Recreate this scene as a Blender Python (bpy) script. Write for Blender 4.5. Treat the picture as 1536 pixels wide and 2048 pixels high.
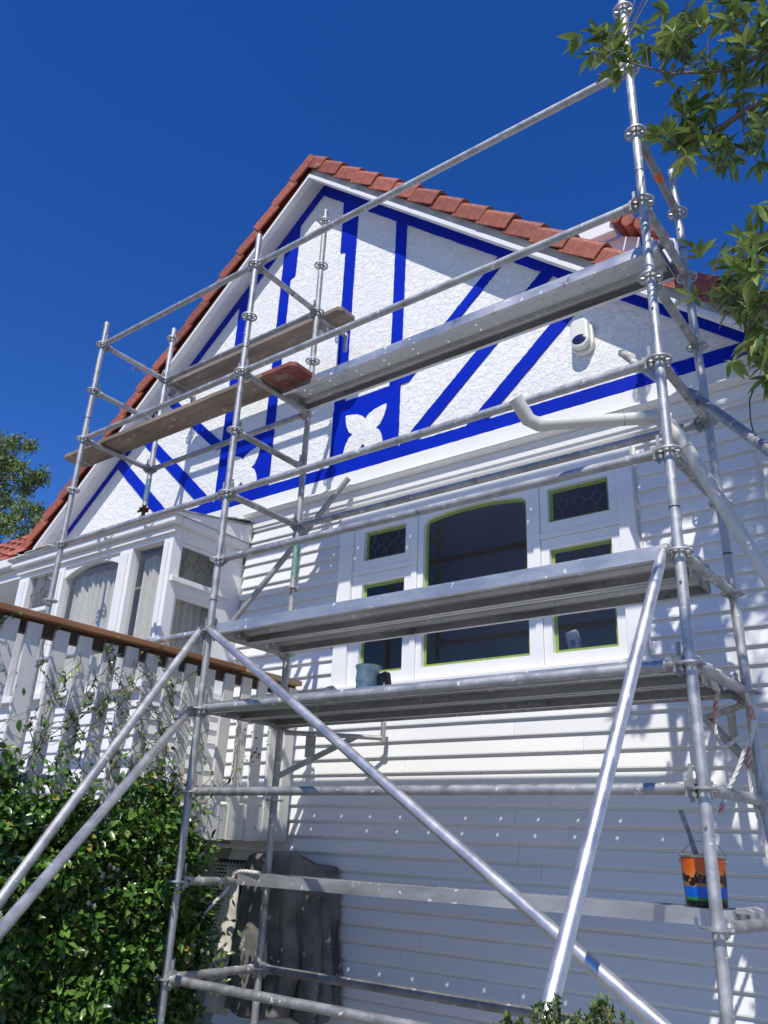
import bpy, math, random
import numpy as np
from mathutils import Vector, Matrix

for o in list(bpy.data.objects): bpy.data.objects.remove(o, do_unlink=True)
scene = bpy.context.scene
COL = scene.collection
random.seed(7); rng = np.random.default_rng(7)

# ------------------------------------------------------------------ camera
CAM = Vector((4.1116, -3.4776, 0.7254))
RT = Vector((0.79955731, 0.59914889, 0.04157797))
UP = Vector((0.19914338, -0.32979301, 0.9228101))
FW = Vector((-0.56661277, 0.72955958, 0.38300495))
cd = bpy.data.cameras.new('camera'); cam = bpy.data.objects.new('camera', cd); COL.objects.link(cam)
cd.sensor_fit = 'HORIZONTAL'; cd.sensor_width = 36.0; cd.lens = 1623.97 / 1536 * 36.0
cd.clip_start = 0.05; cd.clip_end = 2000
m = Matrix.Identity(4)
for i in range(3):
    m[i][0] = RT[i]; m[i][1] = UP[i]; m[i][2] = -FW[i]; m[i][3] = CAM[i]
cam.matrix_world = m
scene.camera = cam
def at(px, py, d):
    return CAM + (FW + RT * ((px - 768) / 1623.97) - UP * ((py - 1024) / 1623.97)) * d

# ------------------------------------------------------------------ sky and sun
SUN = Vector((0.40, -1.0, 1.40)).normalized()      # direction towards the sun
w = bpy.data.worlds.new('World'); scene.world = w; w.use_nodes = True
nt = w.node_tree; nt.nodes.clear()
out = nt.nodes.new('ShaderNodeOutputWorld'); bg = nt.nodes.new('ShaderNodeBackground')
sky = nt.nodes.new('ShaderNodeTexSky'); sky.sky_type = 'NISHITA'; sky.sun_disc = False
sky.sun_elevation = math.asin(SUN.z); sky.sun_rotation = math.atan2(SUN.x, SUN.y)
sky.altitude = 0; sky.air_density = 1.15; sky.dust_density = 0.0; sky.ozone_density = 9.0
hs = nt.nodes.new('ShaderNodeHueSaturation'); hs.inputs['Saturation'].default_value = 1.22; hs.inputs['Hue'].default_value = .517
hs.inputs['Value'].default_value = 1.0
nt.links.new(sky.outputs[0], hs.inputs['Color']); nt.links.new(hs.outputs[0], bg.inputs[0])
bg.inputs[1].default_value = 0.132
nt.links.new(bg.outputs[0], out.inputs[0])
sd = bpy.data.lights.new('sun', 'SUN'); sd.energy = 4.55; sd.angle = math.radians(0.53); sd.color = (1.0, 0.955, 0.87)
sun = bpy.data.objects.new('sun', sd); COL.objects.link(sun)
sun.rotation_euler = (-SUN).to_track_quat('-Z', 'Y').to_euler(); sun.location = (8, -14, 20)
vs = scene.view_settings
vs.view_transform = 'Standard'; vs.look = 'None'; vs.exposure = 0.0; vs.gamma = 1.0; vs.use_curve_mapping = False

# ------------------------------------------------------------------ materials
def lin(r, g, b):
    f = lambda c: (c / 255 / 12.92) if c / 255 <= .04045 else ((c / 255 + .055) / 1.055) ** 2.4
    return (f(r), f(g), f(b))
def dead(rp, c2):                               # a few yellowed leaves among the green ones
    e = rp.color_ramp.elements; e[1].position = .985; k = e.new(.99); k.color = (.34, .24, .045, 1)
def mat(name, c1, c2=None, rough=.5, metal=0., nscale=6., bump=None, rrange=None, spots=None, island=False, objrand=False, trans=0., spec=None, stretch=None, coat=0., vary=None, rust=None):
    M = bpy.data.materials.new(name); M.use_nodes = True
    N = M.node_tree.nodes; L = M.node_tree.links; b = N['Principled BSDF']
    b.inputs['Roughness'].default_value = rough; b.inputs['Metallic'].default_value = metal
    if spec is not None: b.inputs['Specular IOR Level'].default_value = spec
    if coat: b.inputs['Coat Weight'].default_value = coat
    tc = N.new('ShaderNodeTexCoord'); vec = tc.outputs['Object']
    if stretch:
        mp = N.new('ShaderNodeMapping'); mp.inputs['Scale'].default_value = stretch
        L.new(vec, mp.inputs[0]); vec = mp.outputs[0]
    col = None
    if c2 is not None:
        rp = N.new('ShaderNodeValToRGB')
        rp.color_ramp.elements[0].color = (*c1, 1); rp.color_ramp.elements[1].color = (*c2, 1)
        if island:
            g = N.new('ShaderNodeNewGeometry'); L.new(g.outputs['Random Per Island'], rp.inputs[0]); dead(rp, c2)
        elif objrand:
            g = N.new('ShaderNodeObjectInfo'); L.new(g.outputs['Random'], rp.inputs[0]); dead(rp, c2)
        else:
            n = N.new('ShaderNodeTexNoise'); n.inputs['Scale'].default_value = nscale; n.inputs['Detail'].default_value = 6
            n.inputs['Roughness'].default_value = .65; L.new(vec, n.inputs['Vector'])
            rp.color_ramp.elements[0].position = .36; rp.color_ramp.elements[1].position = .64
            L.new(n.outputs[0], rp.inputs[0])
            if rrange:
                mr = N.new('ShaderNodeMapRange'); mr.inputs[1].default_value = .35; mr.inputs[2].default_value = .65
                mr.inputs[3].default_value, mr.inputs[4].default_value = rrange
                L.new(n.outputs[0], mr.inputs[0]); L.new(mr.outputs[0], b.inputs['Roughness'])
        col = rp.outputs[0]
    else:
        b.inputs['Base Color'].default_value = (*c1, 1)
    if spots:                                   # (scale, threshold, colour): small flecks of spilt paint or dirt
        n2 = N.new('ShaderNodeTexNoise'); n2.inputs['Scale'].default_value = spots[0]; n2.inputs['Detail'].default_value = 3
        L.new(tc.outputs['Object'], n2.inputs['Vector'])
        r2 = N.new('ShaderNodeValToRGB'); r2.color_ramp.elements[0].position = spots[1]; r2.color_ramp.elements[1].position = spots[1] + .03
        L.new(n2.outputs[0], r2.inputs[0])
        mx = N.new('ShaderNodeMix'); mx.data_type = 'RGBA'; L.new(r2.outputs[0], mx.inputs[0])
        if col is not None: L.new(col, mx.inputs[6])
        else: mx.inputs[6].default_value = (*c1, 1)
        mx.inputs[7].default_value = (*spots[2], 1); col = mx.outputs[2]
        if metal > 0:
            iv = N.new('ShaderNodeMapRange'); iv.inputs[3].default_value = metal; iv.inputs[4].default_value = 0.0
            L.new(r2.outputs[0], iv.inputs[0]); L.new(iv.outputs[0], b.inputs['Metallic'])
    if rust and col is not None:
        n4 = N.new('ShaderNodeTexNoise'); n4.inputs['Scale'].default_value = rust[0]; n4.inputs['Detail'].default_value = 8; n4.inputs['Roughness'].default_value = .7
        L.new(tc.outputs['Object'], n4.inputs['Vector'])
        r4 = N.new('ShaderNodeValToRGB'); r4.color_ramp.elements[0].position = rust[1]; r4.color_ramp.elements[1].position = rust[1] + .08; r4.color_ramp.elements[1].color = (.75, .75, .75, 1)
        L.new(n4.outputs[0], r4.inputs[0]); m4 = N.new('ShaderNodeMix'); m4.data_type = 'RGBA'; L.new(r4.outputs[0], m4.inputs[0]); L.new(col, m4.inputs[6]); m4.inputs[7].default_value = (*rust[2], 1); col = m4.outputs[2]
    if vary and col is not None:
        oi = N.new('ShaderNodeObjectInfo'); mr2 = N.new('ShaderNodeMapRange'); mr2.inputs[3].default_value, mr2.inputs[4].default_value = vary
        hv = N.new('ShaderNodeHueSaturation'); L.new(oi.outputs['Random'], mr2.inputs[0]); L.new(mr2.outputs[0], hv.inputs['Value']); L.new(col, hv.inputs['Color']); col = hv.outputs[0]
    if col is not None: L.new(col, b.inputs['Base Color'])
    if bump:                                    # (scale, strength, distance)
        n3 = N.new('ShaderNodeTexNoise'); n3.inputs['Scale'].default_value = bump[0]; n3.inputs['Detail'].default_value = 5
        L.new(vec, n3.inputs['Vector'])
        bp = N.new('ShaderNodeBump'); bp.inputs['Strength'].default_value = bump[1]; bp.inputs['Distance'].default_value = bump[2]
        L.new(n3.outputs[0], bp.inputs['Height']); L.new(bp.outputs[0], b.inputs['Normal'])
    if trans:
        tr = N.new('ShaderNodeBsdfTranslucent'); ms = N.new('ShaderNodeMixShader'); ms.inputs[0].default_value = trans
        if col is not None: L.new(col, tr.inputs[0])
        else: tr.inputs[0].default_value = (*c1, 1)
        o = N['Material Output']; L.new(b.outputs[0], ms.inputs[1]); L.new(tr.outputs[0], ms.inputs[2]); L.new(ms.outputs[0], o.inputs[0])
    return M

WHITE = mat('white_paint', (.76, .76, .755), (.80, .80, .795), .42, nscale=2.2, bump=(60, .08, .002))
BOARD = mat('weatherboard_paint', (.73, .732, .735), (.79, .79, .79), .40, nscale=2.4, bump=(26, .14, .003), stretch=(.25, 1, 1.6), vary=(.965, 1.02))
TRIMW = mat('trim_paint', (.77, .77, .765), (.81, .81, .80), .35, nscale=3, bump=(40, .06, .002))
OLDW = mat('aged_white_paint', (.60, .59, .56), (.73, .72, .69), .55, nscale=5, bump=(30, .2, .003), spots=(9, .69, (.36, .30, .24)), stretch=(1, 1, .35))
BLUE = mat('cobalt_blue_paint', (.0006, .017, .40), (.001, .022, .47), .5, nscale=2.5, bump=(35, .12, .002), spec=.15)
TILE = mat('terracotta_tile', (.27, .068, .038), (.38, .112, .062), .62, nscale=14, bump=(60, .4, .006), spots=(34, .645, (.38, .26, .21)), vary=(.78, 1.15))
TILED = mat('dark_tile_bedding', (.09, .04, .03), (.14, .06, .05), .8, nscale=9)
GALV = mat('galvanised_steel', (.36, .365, .37), (.54, .545, .55), .5, .7, nscale=11, bump=(70, .15, .002), rrange=(.46, .66), spots=(24, .665, (.66, .66, .64)), vary=(.82, 1.12), rust=(5, .63, (.13, .10, .08)))
GALVD = mat('weathered_galvanised_steel', (.27, .27, .262), (.44, .44, .43), .55, .6, nscale=9, bump=(60, .2, .003), rrange=(.52, .7), spots=(22, .635, (.58, .57, .54)), vary=(.8, 1.15), rust=(6, .60, (.12, .085, .06)))
ALUT = mat('bright_aluminium_tube', (.56, .56, .565), (.70, .70, .705), .42, .85, nscale=9, bump=(50, .10, .001), rrange=(.36, .52), spots=(24, .70, (.60, .60, .58)))
ALUP = mat('aluminium_plank', (.42, .425, .43), (.58, .585, .59), .45, .8, nscale=5, bump=(40, .12, .002), rrange=(.38, .58), spots=(22, .655, (.70, .70, .69)), stretch=(.35, 1, 1), vary=(.85, 1.1), rust=(4, .60, (.16, .155, .15)))
TIMB = mat('weathered_timber', (.17, .13, .10), (.29, .235, .185), .8, nscale=7, bump=(22, .35, .004), spots=(16, .66, (.46, .42, .37)), stretch=(.18, 1, 1))
REDT = mat('red_paint_on_timber', (.19, .045, .035), (.27, .10, .075), .75, nscale=14, bump=(22, .3, .004), spots=(10, .60, (.24, .18, .14)))
RAILM = mat('brown_stained_timber', (.20, .09, .038), (.33, .16, .075), .5, nscale=6, bump=(24, .25, .003), stretch=(1, .2, 1))
DARKT = mat('dark_brown_timber', (.05, .028, .016), (.085, .05, .03), .7, nscale=6, bump=(20, .2, .003))
RAWT = mat('raw_pine', (.46, .30, .16), (.58, .41, .24), .7, nscale=8, bump=(24, .2, .003), stretch=(1, .25, 1))
TAPE = mat('green_masking_tape', (.20, .31, .06), (.26, .37, .08), .6, nscale=20)
PVC = mat('white_pvc', (.56, .55, .50), (.66, .65, .60), .42, nscale=5, spots=(20, .70, (.5, .49, .45)))
PLASW = mat('cream_plastic', (.72, .71, .64), (.76, .75, .69), .35, nscale=4)
NAVY = mat('navy_lens', (.012, .02, .09), None, .25)
CURT = mat('curtain_fabric', (.72, .69, .62), (.80, .77, .70), .9, nscale=30, trans=.25)
LEAD = mat('lead_came', (.12, .125, .13), (.20, .2, .21), .5, .5, nscale=30)
CLOTH = mat('canvas_dust_sheet', (.10, .096, .087), (.21, .20, .182), .95, nscale=5, bump=(40, .35, .006), spots=(11, .66, (.50, .49, .46)))
CLOTHL = mat('pale_canvas', (.50, .48, .42), (.60, .58, .52), .95, nscale=6, bump=(60, .3, .003))
ROPE = mat('white_rope', (.58, .56, .52), (.68, .66, .62), .9, nscale=40, bump=(150, .4, .002))
ROPER = mat('red_rope_fleck', (.42, .10, .10), (.58, .34, .32), .9, nscale=40)
RUST = mat('rusty_steel', (.12, .045, .02), (.22, .10, .05), .8, .2, nscale=30, bump=(60, .3, .002))
DARK = mat('dark_void', (.02, .02, .022), None, .9)
ROOM = mat('room_plaster', (.50, .48, .46), (.58, .56, .54), .9, nscale=2)
GRILL = mat('vent_metal', (.42, .40, .36), (.54, .52, .48), .6, .1, nscale=9)
CONC = mat('concrete', (.25, .245, .23), (.36, .35, .33), .9, nscale=3, bump=(40, .3, .004))
SOIL = mat('ground_gravel', (.16, .14, .11), (.28, .26, .22), .95, nscale=9, bump=(30, .6, .02), spots=(4, .6, (.07, .11, .04)))
BARK = mat('bark', (.10, .085, .07), (.19, .165, .14), .9, nscale=22, bump=(40, .6, .006))
STEM = mat('vine_stem', (.09, .06, .04), (.16, .11, .075), .8, nscale=30)
LEAFT = mat('tree_leaf_mass', (.075, .14, .03), (.30, .39, .11), .36, island=True, trans=.3)
LEAFTO = mat('tree_leaf', (.08, .15, .03), (.31, .40, .11), .36, objrand=True, trans=.3)
LEAFH = mat('jasmine_leaf_mass', (.018, .065, .012), (.17, .31, .055), .26, island=True, trans=.2)
LEAFHO = mat('jasmine_leaf', (.022, .075, .013), (.18, .32, .055), .26, objrand=True, trans=.2)
LEAFF = mat('far_leaf_mass', (.06, .11, .02), (.30, .38, .11), .5, island=True, trans=.25)
LEAFC = mat('conifer_leaf_mass', (.05, .10, .02), (.16, .24, .06), .5, island=True, trans=.2)
PETAL = mat('flower_petal', (.75, .74, .66), None, .6, trans=.3)
ORANGE = mat('orange_tape', (.62, .11, .02), (.70, .16, .04), .5, nscale=40)
BLACKP = mat('black_plastic', (.02, .02, .022), None, .4)
TINM = mat('tin_metal', (.5, .5, .5), None, .35, .9)
CARD = mat('white_card', (.75, .75, .73), None, .6)
TEAL = mat('teal_paint_tin', (.13, .34, .40), (.50, .58, .60), .4, nscale=13, bump=(20, .3, .004), spots=(12, .60, (.02, .17, .22)))
WEED = mat('dry_weed', (.20, .20, .19), None, .8)

# stucco: trowelled knock-down relief
def stucco():
    M = bpy.data.materials.new('trowelled_stucco'); M.use_nodes = True
    N = M.node_tree.nodes; L = M.node_tree.links; b = N['Principled BSDF']
    b.inputs['Base Color'].default_value = (.85, .848, .835, 1); b.inputs['Roughness'].default_value = .7
    tc = N.new('ShaderNodeTexCoord')
    mp = N.new('ShaderNodeMapping'); mp.inputs['Rotation'].default_value = (0, .5, 0); mp.inputs['Scale'].default_value = (1.0, 1, 1.5)
    L.new(tc.outputs['Object'], mp.inputs[0])
    n1 = N.new('ShaderNodeTexNoise'); n1.inputs['Scale'].default_value = 15; n1.inputs['Detail'].default_value = 5
    n1.inputs['Roughness'].default_value = .62; n1.inputs['Distortion'].default_value = .7; L.new(mp.outputs[0], n1.inputs['Vector'])
    r1 = N.new('ShaderNodeValToRGB'); e = r1.color_ramp.elements
    e[0].position = .46; e[1].position = .485; e[0].color = (0, 0, 0, 1); e[1].color = (.62, .62, .62, 1)
    for ps, v in ((.545, .66), (.565, 1.0)):
        k = e.new(ps); k.color = (v, v, v, 1)
    L.new(n1.outputs[0], r1.inputs[0])
    n2 = N.new('ShaderNodeTexNoise'); n2.inputs['Scale'].default_value = 42; n2.inputs['Detail'].default_value = 5; L.new(tc.outputs['Object'], n2.inputs['Vector'])
    ma = N.new('ShaderNodeMath'); ma.operation = 'MULTIPLY_ADD'; ma.inputs[1].default_value = .30
    L.new(n2.outputs[0], ma.inputs[0]); L.new(r1.outputs[0], ma.inputs[2])
    bp = N.new('ShaderNodeBump'); bp.inputs['Strength'].default_value = .8; bp.inputs['Distance'].default_value = .006
    L.new(ma.outputs[0], bp.inputs['Height']); L.new(bp.outputs[0], b.inputs['Normal'])
    return M
STUC = stucco()

def glass(name, tint, gloss_rough, bump=None, ior=1.5):
    M = bpy.data.materials.new(name); M.use_nodes = True
    N = M.node_tree.nodes; L = M.node_tree.links; N.remove(N['Principled BSDF'])
    t = N.new('ShaderNodeBsdfTransparent'); t.inputs[0].default_value = (*tint, 1)
    g = N.new('ShaderNodeBsdfGlossy'); g.inputs['Roughness'].default_value = gloss_rough
    lw = N.new('ShaderNodeLayerWeight'); lw.inputs[0].default_value = .5; ms = N.new('ShaderNodeMixShader')
    pw = N.new('ShaderNodeMath'); pw.operation = 'POWER'; pw.inputs[1].default_value = 4.0; L.new(lw.outputs['Facing'], pw.inputs[0])
    fr = N.new('ShaderNodeMath'); fr.operation = 'MULTIPLY_ADD'; fr.inputs[1].default_value = .8; fr.inputs[2].default_value = ((ior - 1) / (ior + 1)) ** 2 * 1.6; L.new(pw.outputs[0], fr.inputs[0])
    L.new(fr.outputs[0], ms.inputs[0]); L.new(t.outputs[0], ms.inputs[1]); L.new(g.outputs[0], ms.inputs[2])
    if bump:
        n = N.new('ShaderNodeTexNoise'); n.inputs['Scale'].default_value = bump
        tc = N.new('ShaderNodeTexCoord'); L.new(tc.outputs['Object'], n.inputs['Vector'])
        bp = N.new('ShaderNodeBump'); bp.inputs['Distance'].default_value = .01; bp.inputs['Strength'].default_value = .6
        L.new(n.outputs[0], bp.inputs['Height']); L.new(bp.outputs[0], g.inputs['Normal'])
    L.new(ms.outputs[0], N['Material Output'].inputs[0]); return M
GLASS = glass('window_glass', (.72, .74, .78), .01, ior=1.42)
GLASSC = glass('clear_glass', (.93, .94, .94), .01)
GLASST = glass('textured_glass', (.42, .40, .42), .25, 45, 1.45)
GLASSB = glass('obscure_glass', (.74, .75, .75), .15, 60)

# ------------------------------------------------------------------ mesh helpers
def finish(name, me, mt, parent=None, smooth=None):
    if mt: me.materials.append(mt)
    if smooth is not None:
        me.polygons.foreach_set('use_smooth', [True] * len(me.polygons))
        me.set_sharp_from_angle(angle=math.radians(smooth))
    o = bpy.data.objects.new(name, me); COL.objects.link(o)
    if parent: attach(o, parent)
    return o
def attach(o, parent):
    o.parent = parent
    if parent.type == 'EMPTY': o.matrix_parent_inverse = Matrix.Translation(-parent.location)
def put(name, me, loc, parent=None, rot=None, scale=None):
    o = bpy.data.objects.new(name, me); COL.objects.link(o)
    M = Matrix.Translation(loc)
    if rot is not None: M = M @ rot.to_4x4()
    if scale is not None: M = M @ Matrix.Diagonal((*scale, 1))
    o.matrix_basis = M
    if parent: attach(o, parent)
    return o
def thing(name, label, cat, loc, group=None):
    o = bpy.data.objects.new(name, None); COL.objects.link(o); o.location = loc; o.empty_display_size = .1
    return tag(o, label, cat, group)
def tag(o, label, cat, group=None):
    o['label'] = label; o['category'] = cat
    if group: o['group'] = group
    return o
class MB:
    def __init__(s): s.v = []; s.f = []
    def add(s, v, f):
        b = len(s.v); s.v += [tuple(p) for p in v]; s.f += [tuple(i + b for i in q) for q in f]; return s
    def box(s, x0, x1, y0, y1, z0, z1):
        return s.add([(x0, y0, z0), (x1, y0, z0), (x1, y1, z0), (x0, y1, z0), (x0, y0, z1), (x1, y0, z1), (x1, y1, z1), (x0, y1, z1)],
                     [(3, 2, 1, 0), (4, 5, 6, 7), (0, 1, 5, 4), (1, 2, 6, 5), (2, 3, 7, 6), (3, 0, 4, 7)])
    def obox(s, c, ax, ay, az):
        c, ax, ay, az = map(Vector, (c, ax, ay, az)); P = []
        for k in (-1, 1):
            for i, j in ((-1, -1), (1, -1), (1, 1), (-1, 1)): P.append(c + ax * i + ay * j + az * k)
        return s.add(P, [(3, 2, 1, 0), (4, 5, 6, 7), (0, 1, 5, 4), (1, 2, 6, 5), (2, 3, 7, 6), (3, 0, 4, 7)])
    def tube(s, p0, p1, r, r1=None, n=16):
        return s.path([p0, p1], [r, r if r1 is None else r1], n)
    def path(s, pts, r, n=12, cap=True):
        pts = [Vector(p) for p in pts]
        if not isinstance(r, (list, tuple)): r = [r] * len(pts)
        d0 = (pts[1] - pts[0]).normalized()
        a = d0.cross(Vector((0, 0, 1)));
        if a.length < .05: a = d0.cross(Vector((1, 0, 0)))
        a.normalize(); V = []; F = []
        for i, p in enumerate(pts):
            t = (pts[min(i + 1, len(pts) - 1)] - pts[max(i - 1, 0)]).normalized()
            a = (a - t * a.dot(t)).normalized(); b = t.cross(a)
            for k in range(n):
                q = 2 * math.pi * k / n; V.append(p + (a * math.cos(q) + b * math.sin(q)) * r[i])
        for i in range(len(pts) - 1):
            for k in range(n):
                k2 = (k + 1) % n; F.append((i * n + k, i * n + k2, (i + 1) * n + k2, (i + 1) * n + k))
        if cap:
            F.append(tuple(reversed(range(n)))); F.append(tuple(range((len(pts) - 1) * n, len(pts) * n)))
        return s.add(V, F)
    def prism(s, poly, y0, y1):                 # polygon in x,z pulled along y
        n = len(poly)
        ar = sum(poly[i][0] * poly[(i + 1) % n][1] - poly[(i + 1) % n][0] * poly[i][1] for i in range(n))
        if ar < 0: poly = poly[::-1]
        V = [(x, y0, z) for x, z in poly] + [(x, y1, z) for x, z in poly]
        F = [tuple(range(n)), tuple(reversed(range(n, 2 * n)))] + [(i + n, (i + 1) % n + n, (i + 1) % n, i) for i in range(n)]
        return s.add(V, F)
    def prismx(s, poly, x0, x1):                # polygon in y,z pulled along x
        n = len(poly)
        ar = sum(poly[i][0] * poly[(i + 1) % n][1] - poly[(i + 1) % n][0] * poly[i][1] for i in range(n))
        if ar < 0: poly = poly[::-1]
        V = [(x0, y, z) for y, z in poly] + [(x1, y, z) for y, z in poly]
        F = [tuple(reversed(range(n))), tuple(range(n, 2 * n))] + [(i, (i + 1) % n, (i + 1) % n + n, i + n) for i in range(n)]
        return s.add(V, F)
    def lathe(s, prof, c=(0, 0, 0), n=28, cap=True):
        V = []; F = []; m_ = len(prof)
        for r, z in prof:
            for k in range(n):
                q = 2 * math.pi * k / n; V.append((c[0] + r * math.cos(q), c[1] + r * math.sin(q), c[2] + z))
        for i in range(m_ - 1):
            for k in range(n):
                k2 = (k + 1) % n; F.append((i * n + k, i * n + k2, (i + 1) * n + k2, (i + 1) * n + k))
        if cap: F.append(tuple(reversed(range(n)))); F.append(tuple(range((m_ - 1) * n, m_ * n)))
        return s.add(V, F)
    def mesh(s, name='mesh'):
        me = bpy.data.meshes.new(name); me.from_pydata(s.v, [], s.f); me.update(); return me
    def build(s, name, mt, parent=None, smooth=None, bevel=0):
        o = finish(name, s.mesh(name), mt, parent, smooth)
        if bevel:
            b = o.modifiers.new('bevel', 'BEVEL'); b.width = bevel; b.segments = 2; b.limit_method = 'ANGLE'
        return o
def bx(name, mt, parent, x0, x1, y0, y1, z0, z1, bevel=0.):
    return MB().box(x0, x1, y0, y1, z0, z1).build(name, mt, parent, bevel=bevel)
def kind(o, k): o['kind'] = k; return o
def fin_mesh(mb, name, mt, smooth=None):
    me = mb.mesh(name); me.materials.append(mt)
    if smooth is not None:
        me.polygons.foreach_set('use_smooth', [True] * len(me.polygons)); me.set_sharp_from_angle(angle=math.radians(smooth))
    return me

# ------------------------------------------------------------------ the setting
GZ = -0.72
kind(MB().add([(-250, -250, GZ), (250, -250, GZ), (250, 250, GZ), (-250, 250, GZ)], [(0, 1, 2, 3)]).build('ground', SOIL), 'structure')
kind(bx('path', CONC, None, 1.4, 9, -7.5, 1.25, GZ - .1, GZ + .02), 'structure')

# ================================================================== HOUSE
YW = 1.32; XC = -0.61; SL = 0.86
house = thing('house', 'white weatherboard house with red tiled gable and cobalt blue painted half timbering', 'house', (XC, YW, GZ))
XL, XR = -7.5, 4.6                      # ends of the front wall
WX0, WX1, WZ0, WZ1 = .09, 2.35, 1.84, 3.17   # big window opening
BX0, BX1 = -3.60, -1.22                 # bay
# wall core with the window opening left free
wall = MB()
wall.box(BX1, WX0, YW + .03, YW + .16, GZ, 3.5); wall.box(WX1, XR, YW + .03, YW + .16, GZ, 3.5)
wall.box(WX0, WX1, YW + .03, YW + .16, GZ, WZ0); wall.box(WX0, WX1, YW + .03, YW + .16, WZ1, 3.5)
wall.box(XL, BX0, YW + .03, YW + .16, GZ, 3.5)
wall.box(BX0, BX1, YW + .03, YW + .16, GZ, 1.0)
wallo = wall.build('weatherboard_wall', BOARD, house)
PB = .1075
def weatherboard(x0, x1, zb, ztop=None):
    h = PB + .012 if ztop is None else ztop - zb
    jit = random.uniform(-.0012, .0012)
    return MB().prismx([(YW - .003 + jit, zb), (YW - .004 + jit, zb + .008), (YW + .013, zb + h - .032), (YW + .024, zb + h - .026), (YW + .026, zb + h), (YW + .0298, zb + h), (YW + .0298, zb)], x0, x1).build('weatherboard', BOARD, wallo)
i = -17
while True:
    zb = 1.005 + i * PB; i += 1
    if zb > 3.40: break
    if zb < GZ: continue
    if zb + PB > WZ0 - .05 and zb < WZ1 + .10:
        weatherboard(BX1 + .02, WX0 - .13, zb); weatherboard(WX1 + .12, XR, zb)
    else:
        jn = random.uniform(.6, 2.2)
        if zb < .62:
            weatherboard(-1.0, jn, zb); weatherboard(jn + .002, XR, zb)
        else:
            weatherboard(BX1 + .02, jn, zb); weatherboard(jn + .002, XR, zb)
    if zb > .9: weatherboard(XL, BX0 - .01, zb)
# gable triangle
def rz(apex, x): return apex - SL * abs(x - XC)
XE = XC + (7.24 - 3.5) / SL; XEL = XC - (7.24 - 3.5) / SL
MB().prism([(XEL, 3.5), (XE, 3.5), (XC, 7.24)], YW, YW + .16).build('gable_wall', STUC, house)
fr = MB(); fr.box(XEL + .1, XE - .1, YW - .012, YW - .002, 3.53, 3.692); fr.build('frieze_board', WHITE, house)
co = MB().prismx([(YW - .075, 3.515), (YW - .083, 3.525), (YW - .075, 3.536), (YW - .050, 3.543), (YW - .050, 3.556), (YW - .012, 3.568), (YW - .012, 3.50), (YW - .040, 3.505)], BX1 + .02, XR)
co.build('cornice_moulding', WHITE, house)
MB().prismx([(YW - .018, 3.40), (YW - .018, 3.435), (YW - .006, 3.512), (YW + .02, 3.512), (YW + .02, 3.40)], BX1 + .02, XR).build('picture_board', WHITE, house)
# --- cobalt boards on the gable (each proud of the stucco)
def ragged(poly, amp=.0022, step=.035):
    out_ = []; n = len(poly)
    for i in range(n):
        (x0, z0), (x1, z1) = poly[i], poly[(i + 1) % n]; L = math.hypot(x1 - x0, z1 - z0); k = max(1, int(L / step))
        for q in range(k):
            t = q / k; e = random.uniform(-amp, amp) if q else 0
            out_.append((x0 + (x1 - x0) * t - (z1 - z0) / L * e, z0 + (z1 - z0) * t + (x1 - x0) / L * e))
    return out_
def ba(name, poly, d=.0):
    poly = ragged(poly)
    return MB().prism(poly, YW - .010 - d, YW - .001).build(name, BLUE, house)
def mir(poly): return [(2 * XC - x, z) for x, z in poly]
rk = .0
xe = XC + (7.09 - 3.80) / SL
for sgn in (1, -1):
    p = [(XC + .005, 7.235), (XC + .005, 7.09), (xe, 3.803), (xe + .17, 3.803)]
    ba('rake_timber', p if sgn > 0 else mir(p), .001)
ba('base_timber', [(XC - 3.98, 3.692), (XC + 3.98, 3.692), (XC + 3.84, 3.802), (XC - 3.84, 3.802)], .002)
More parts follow.
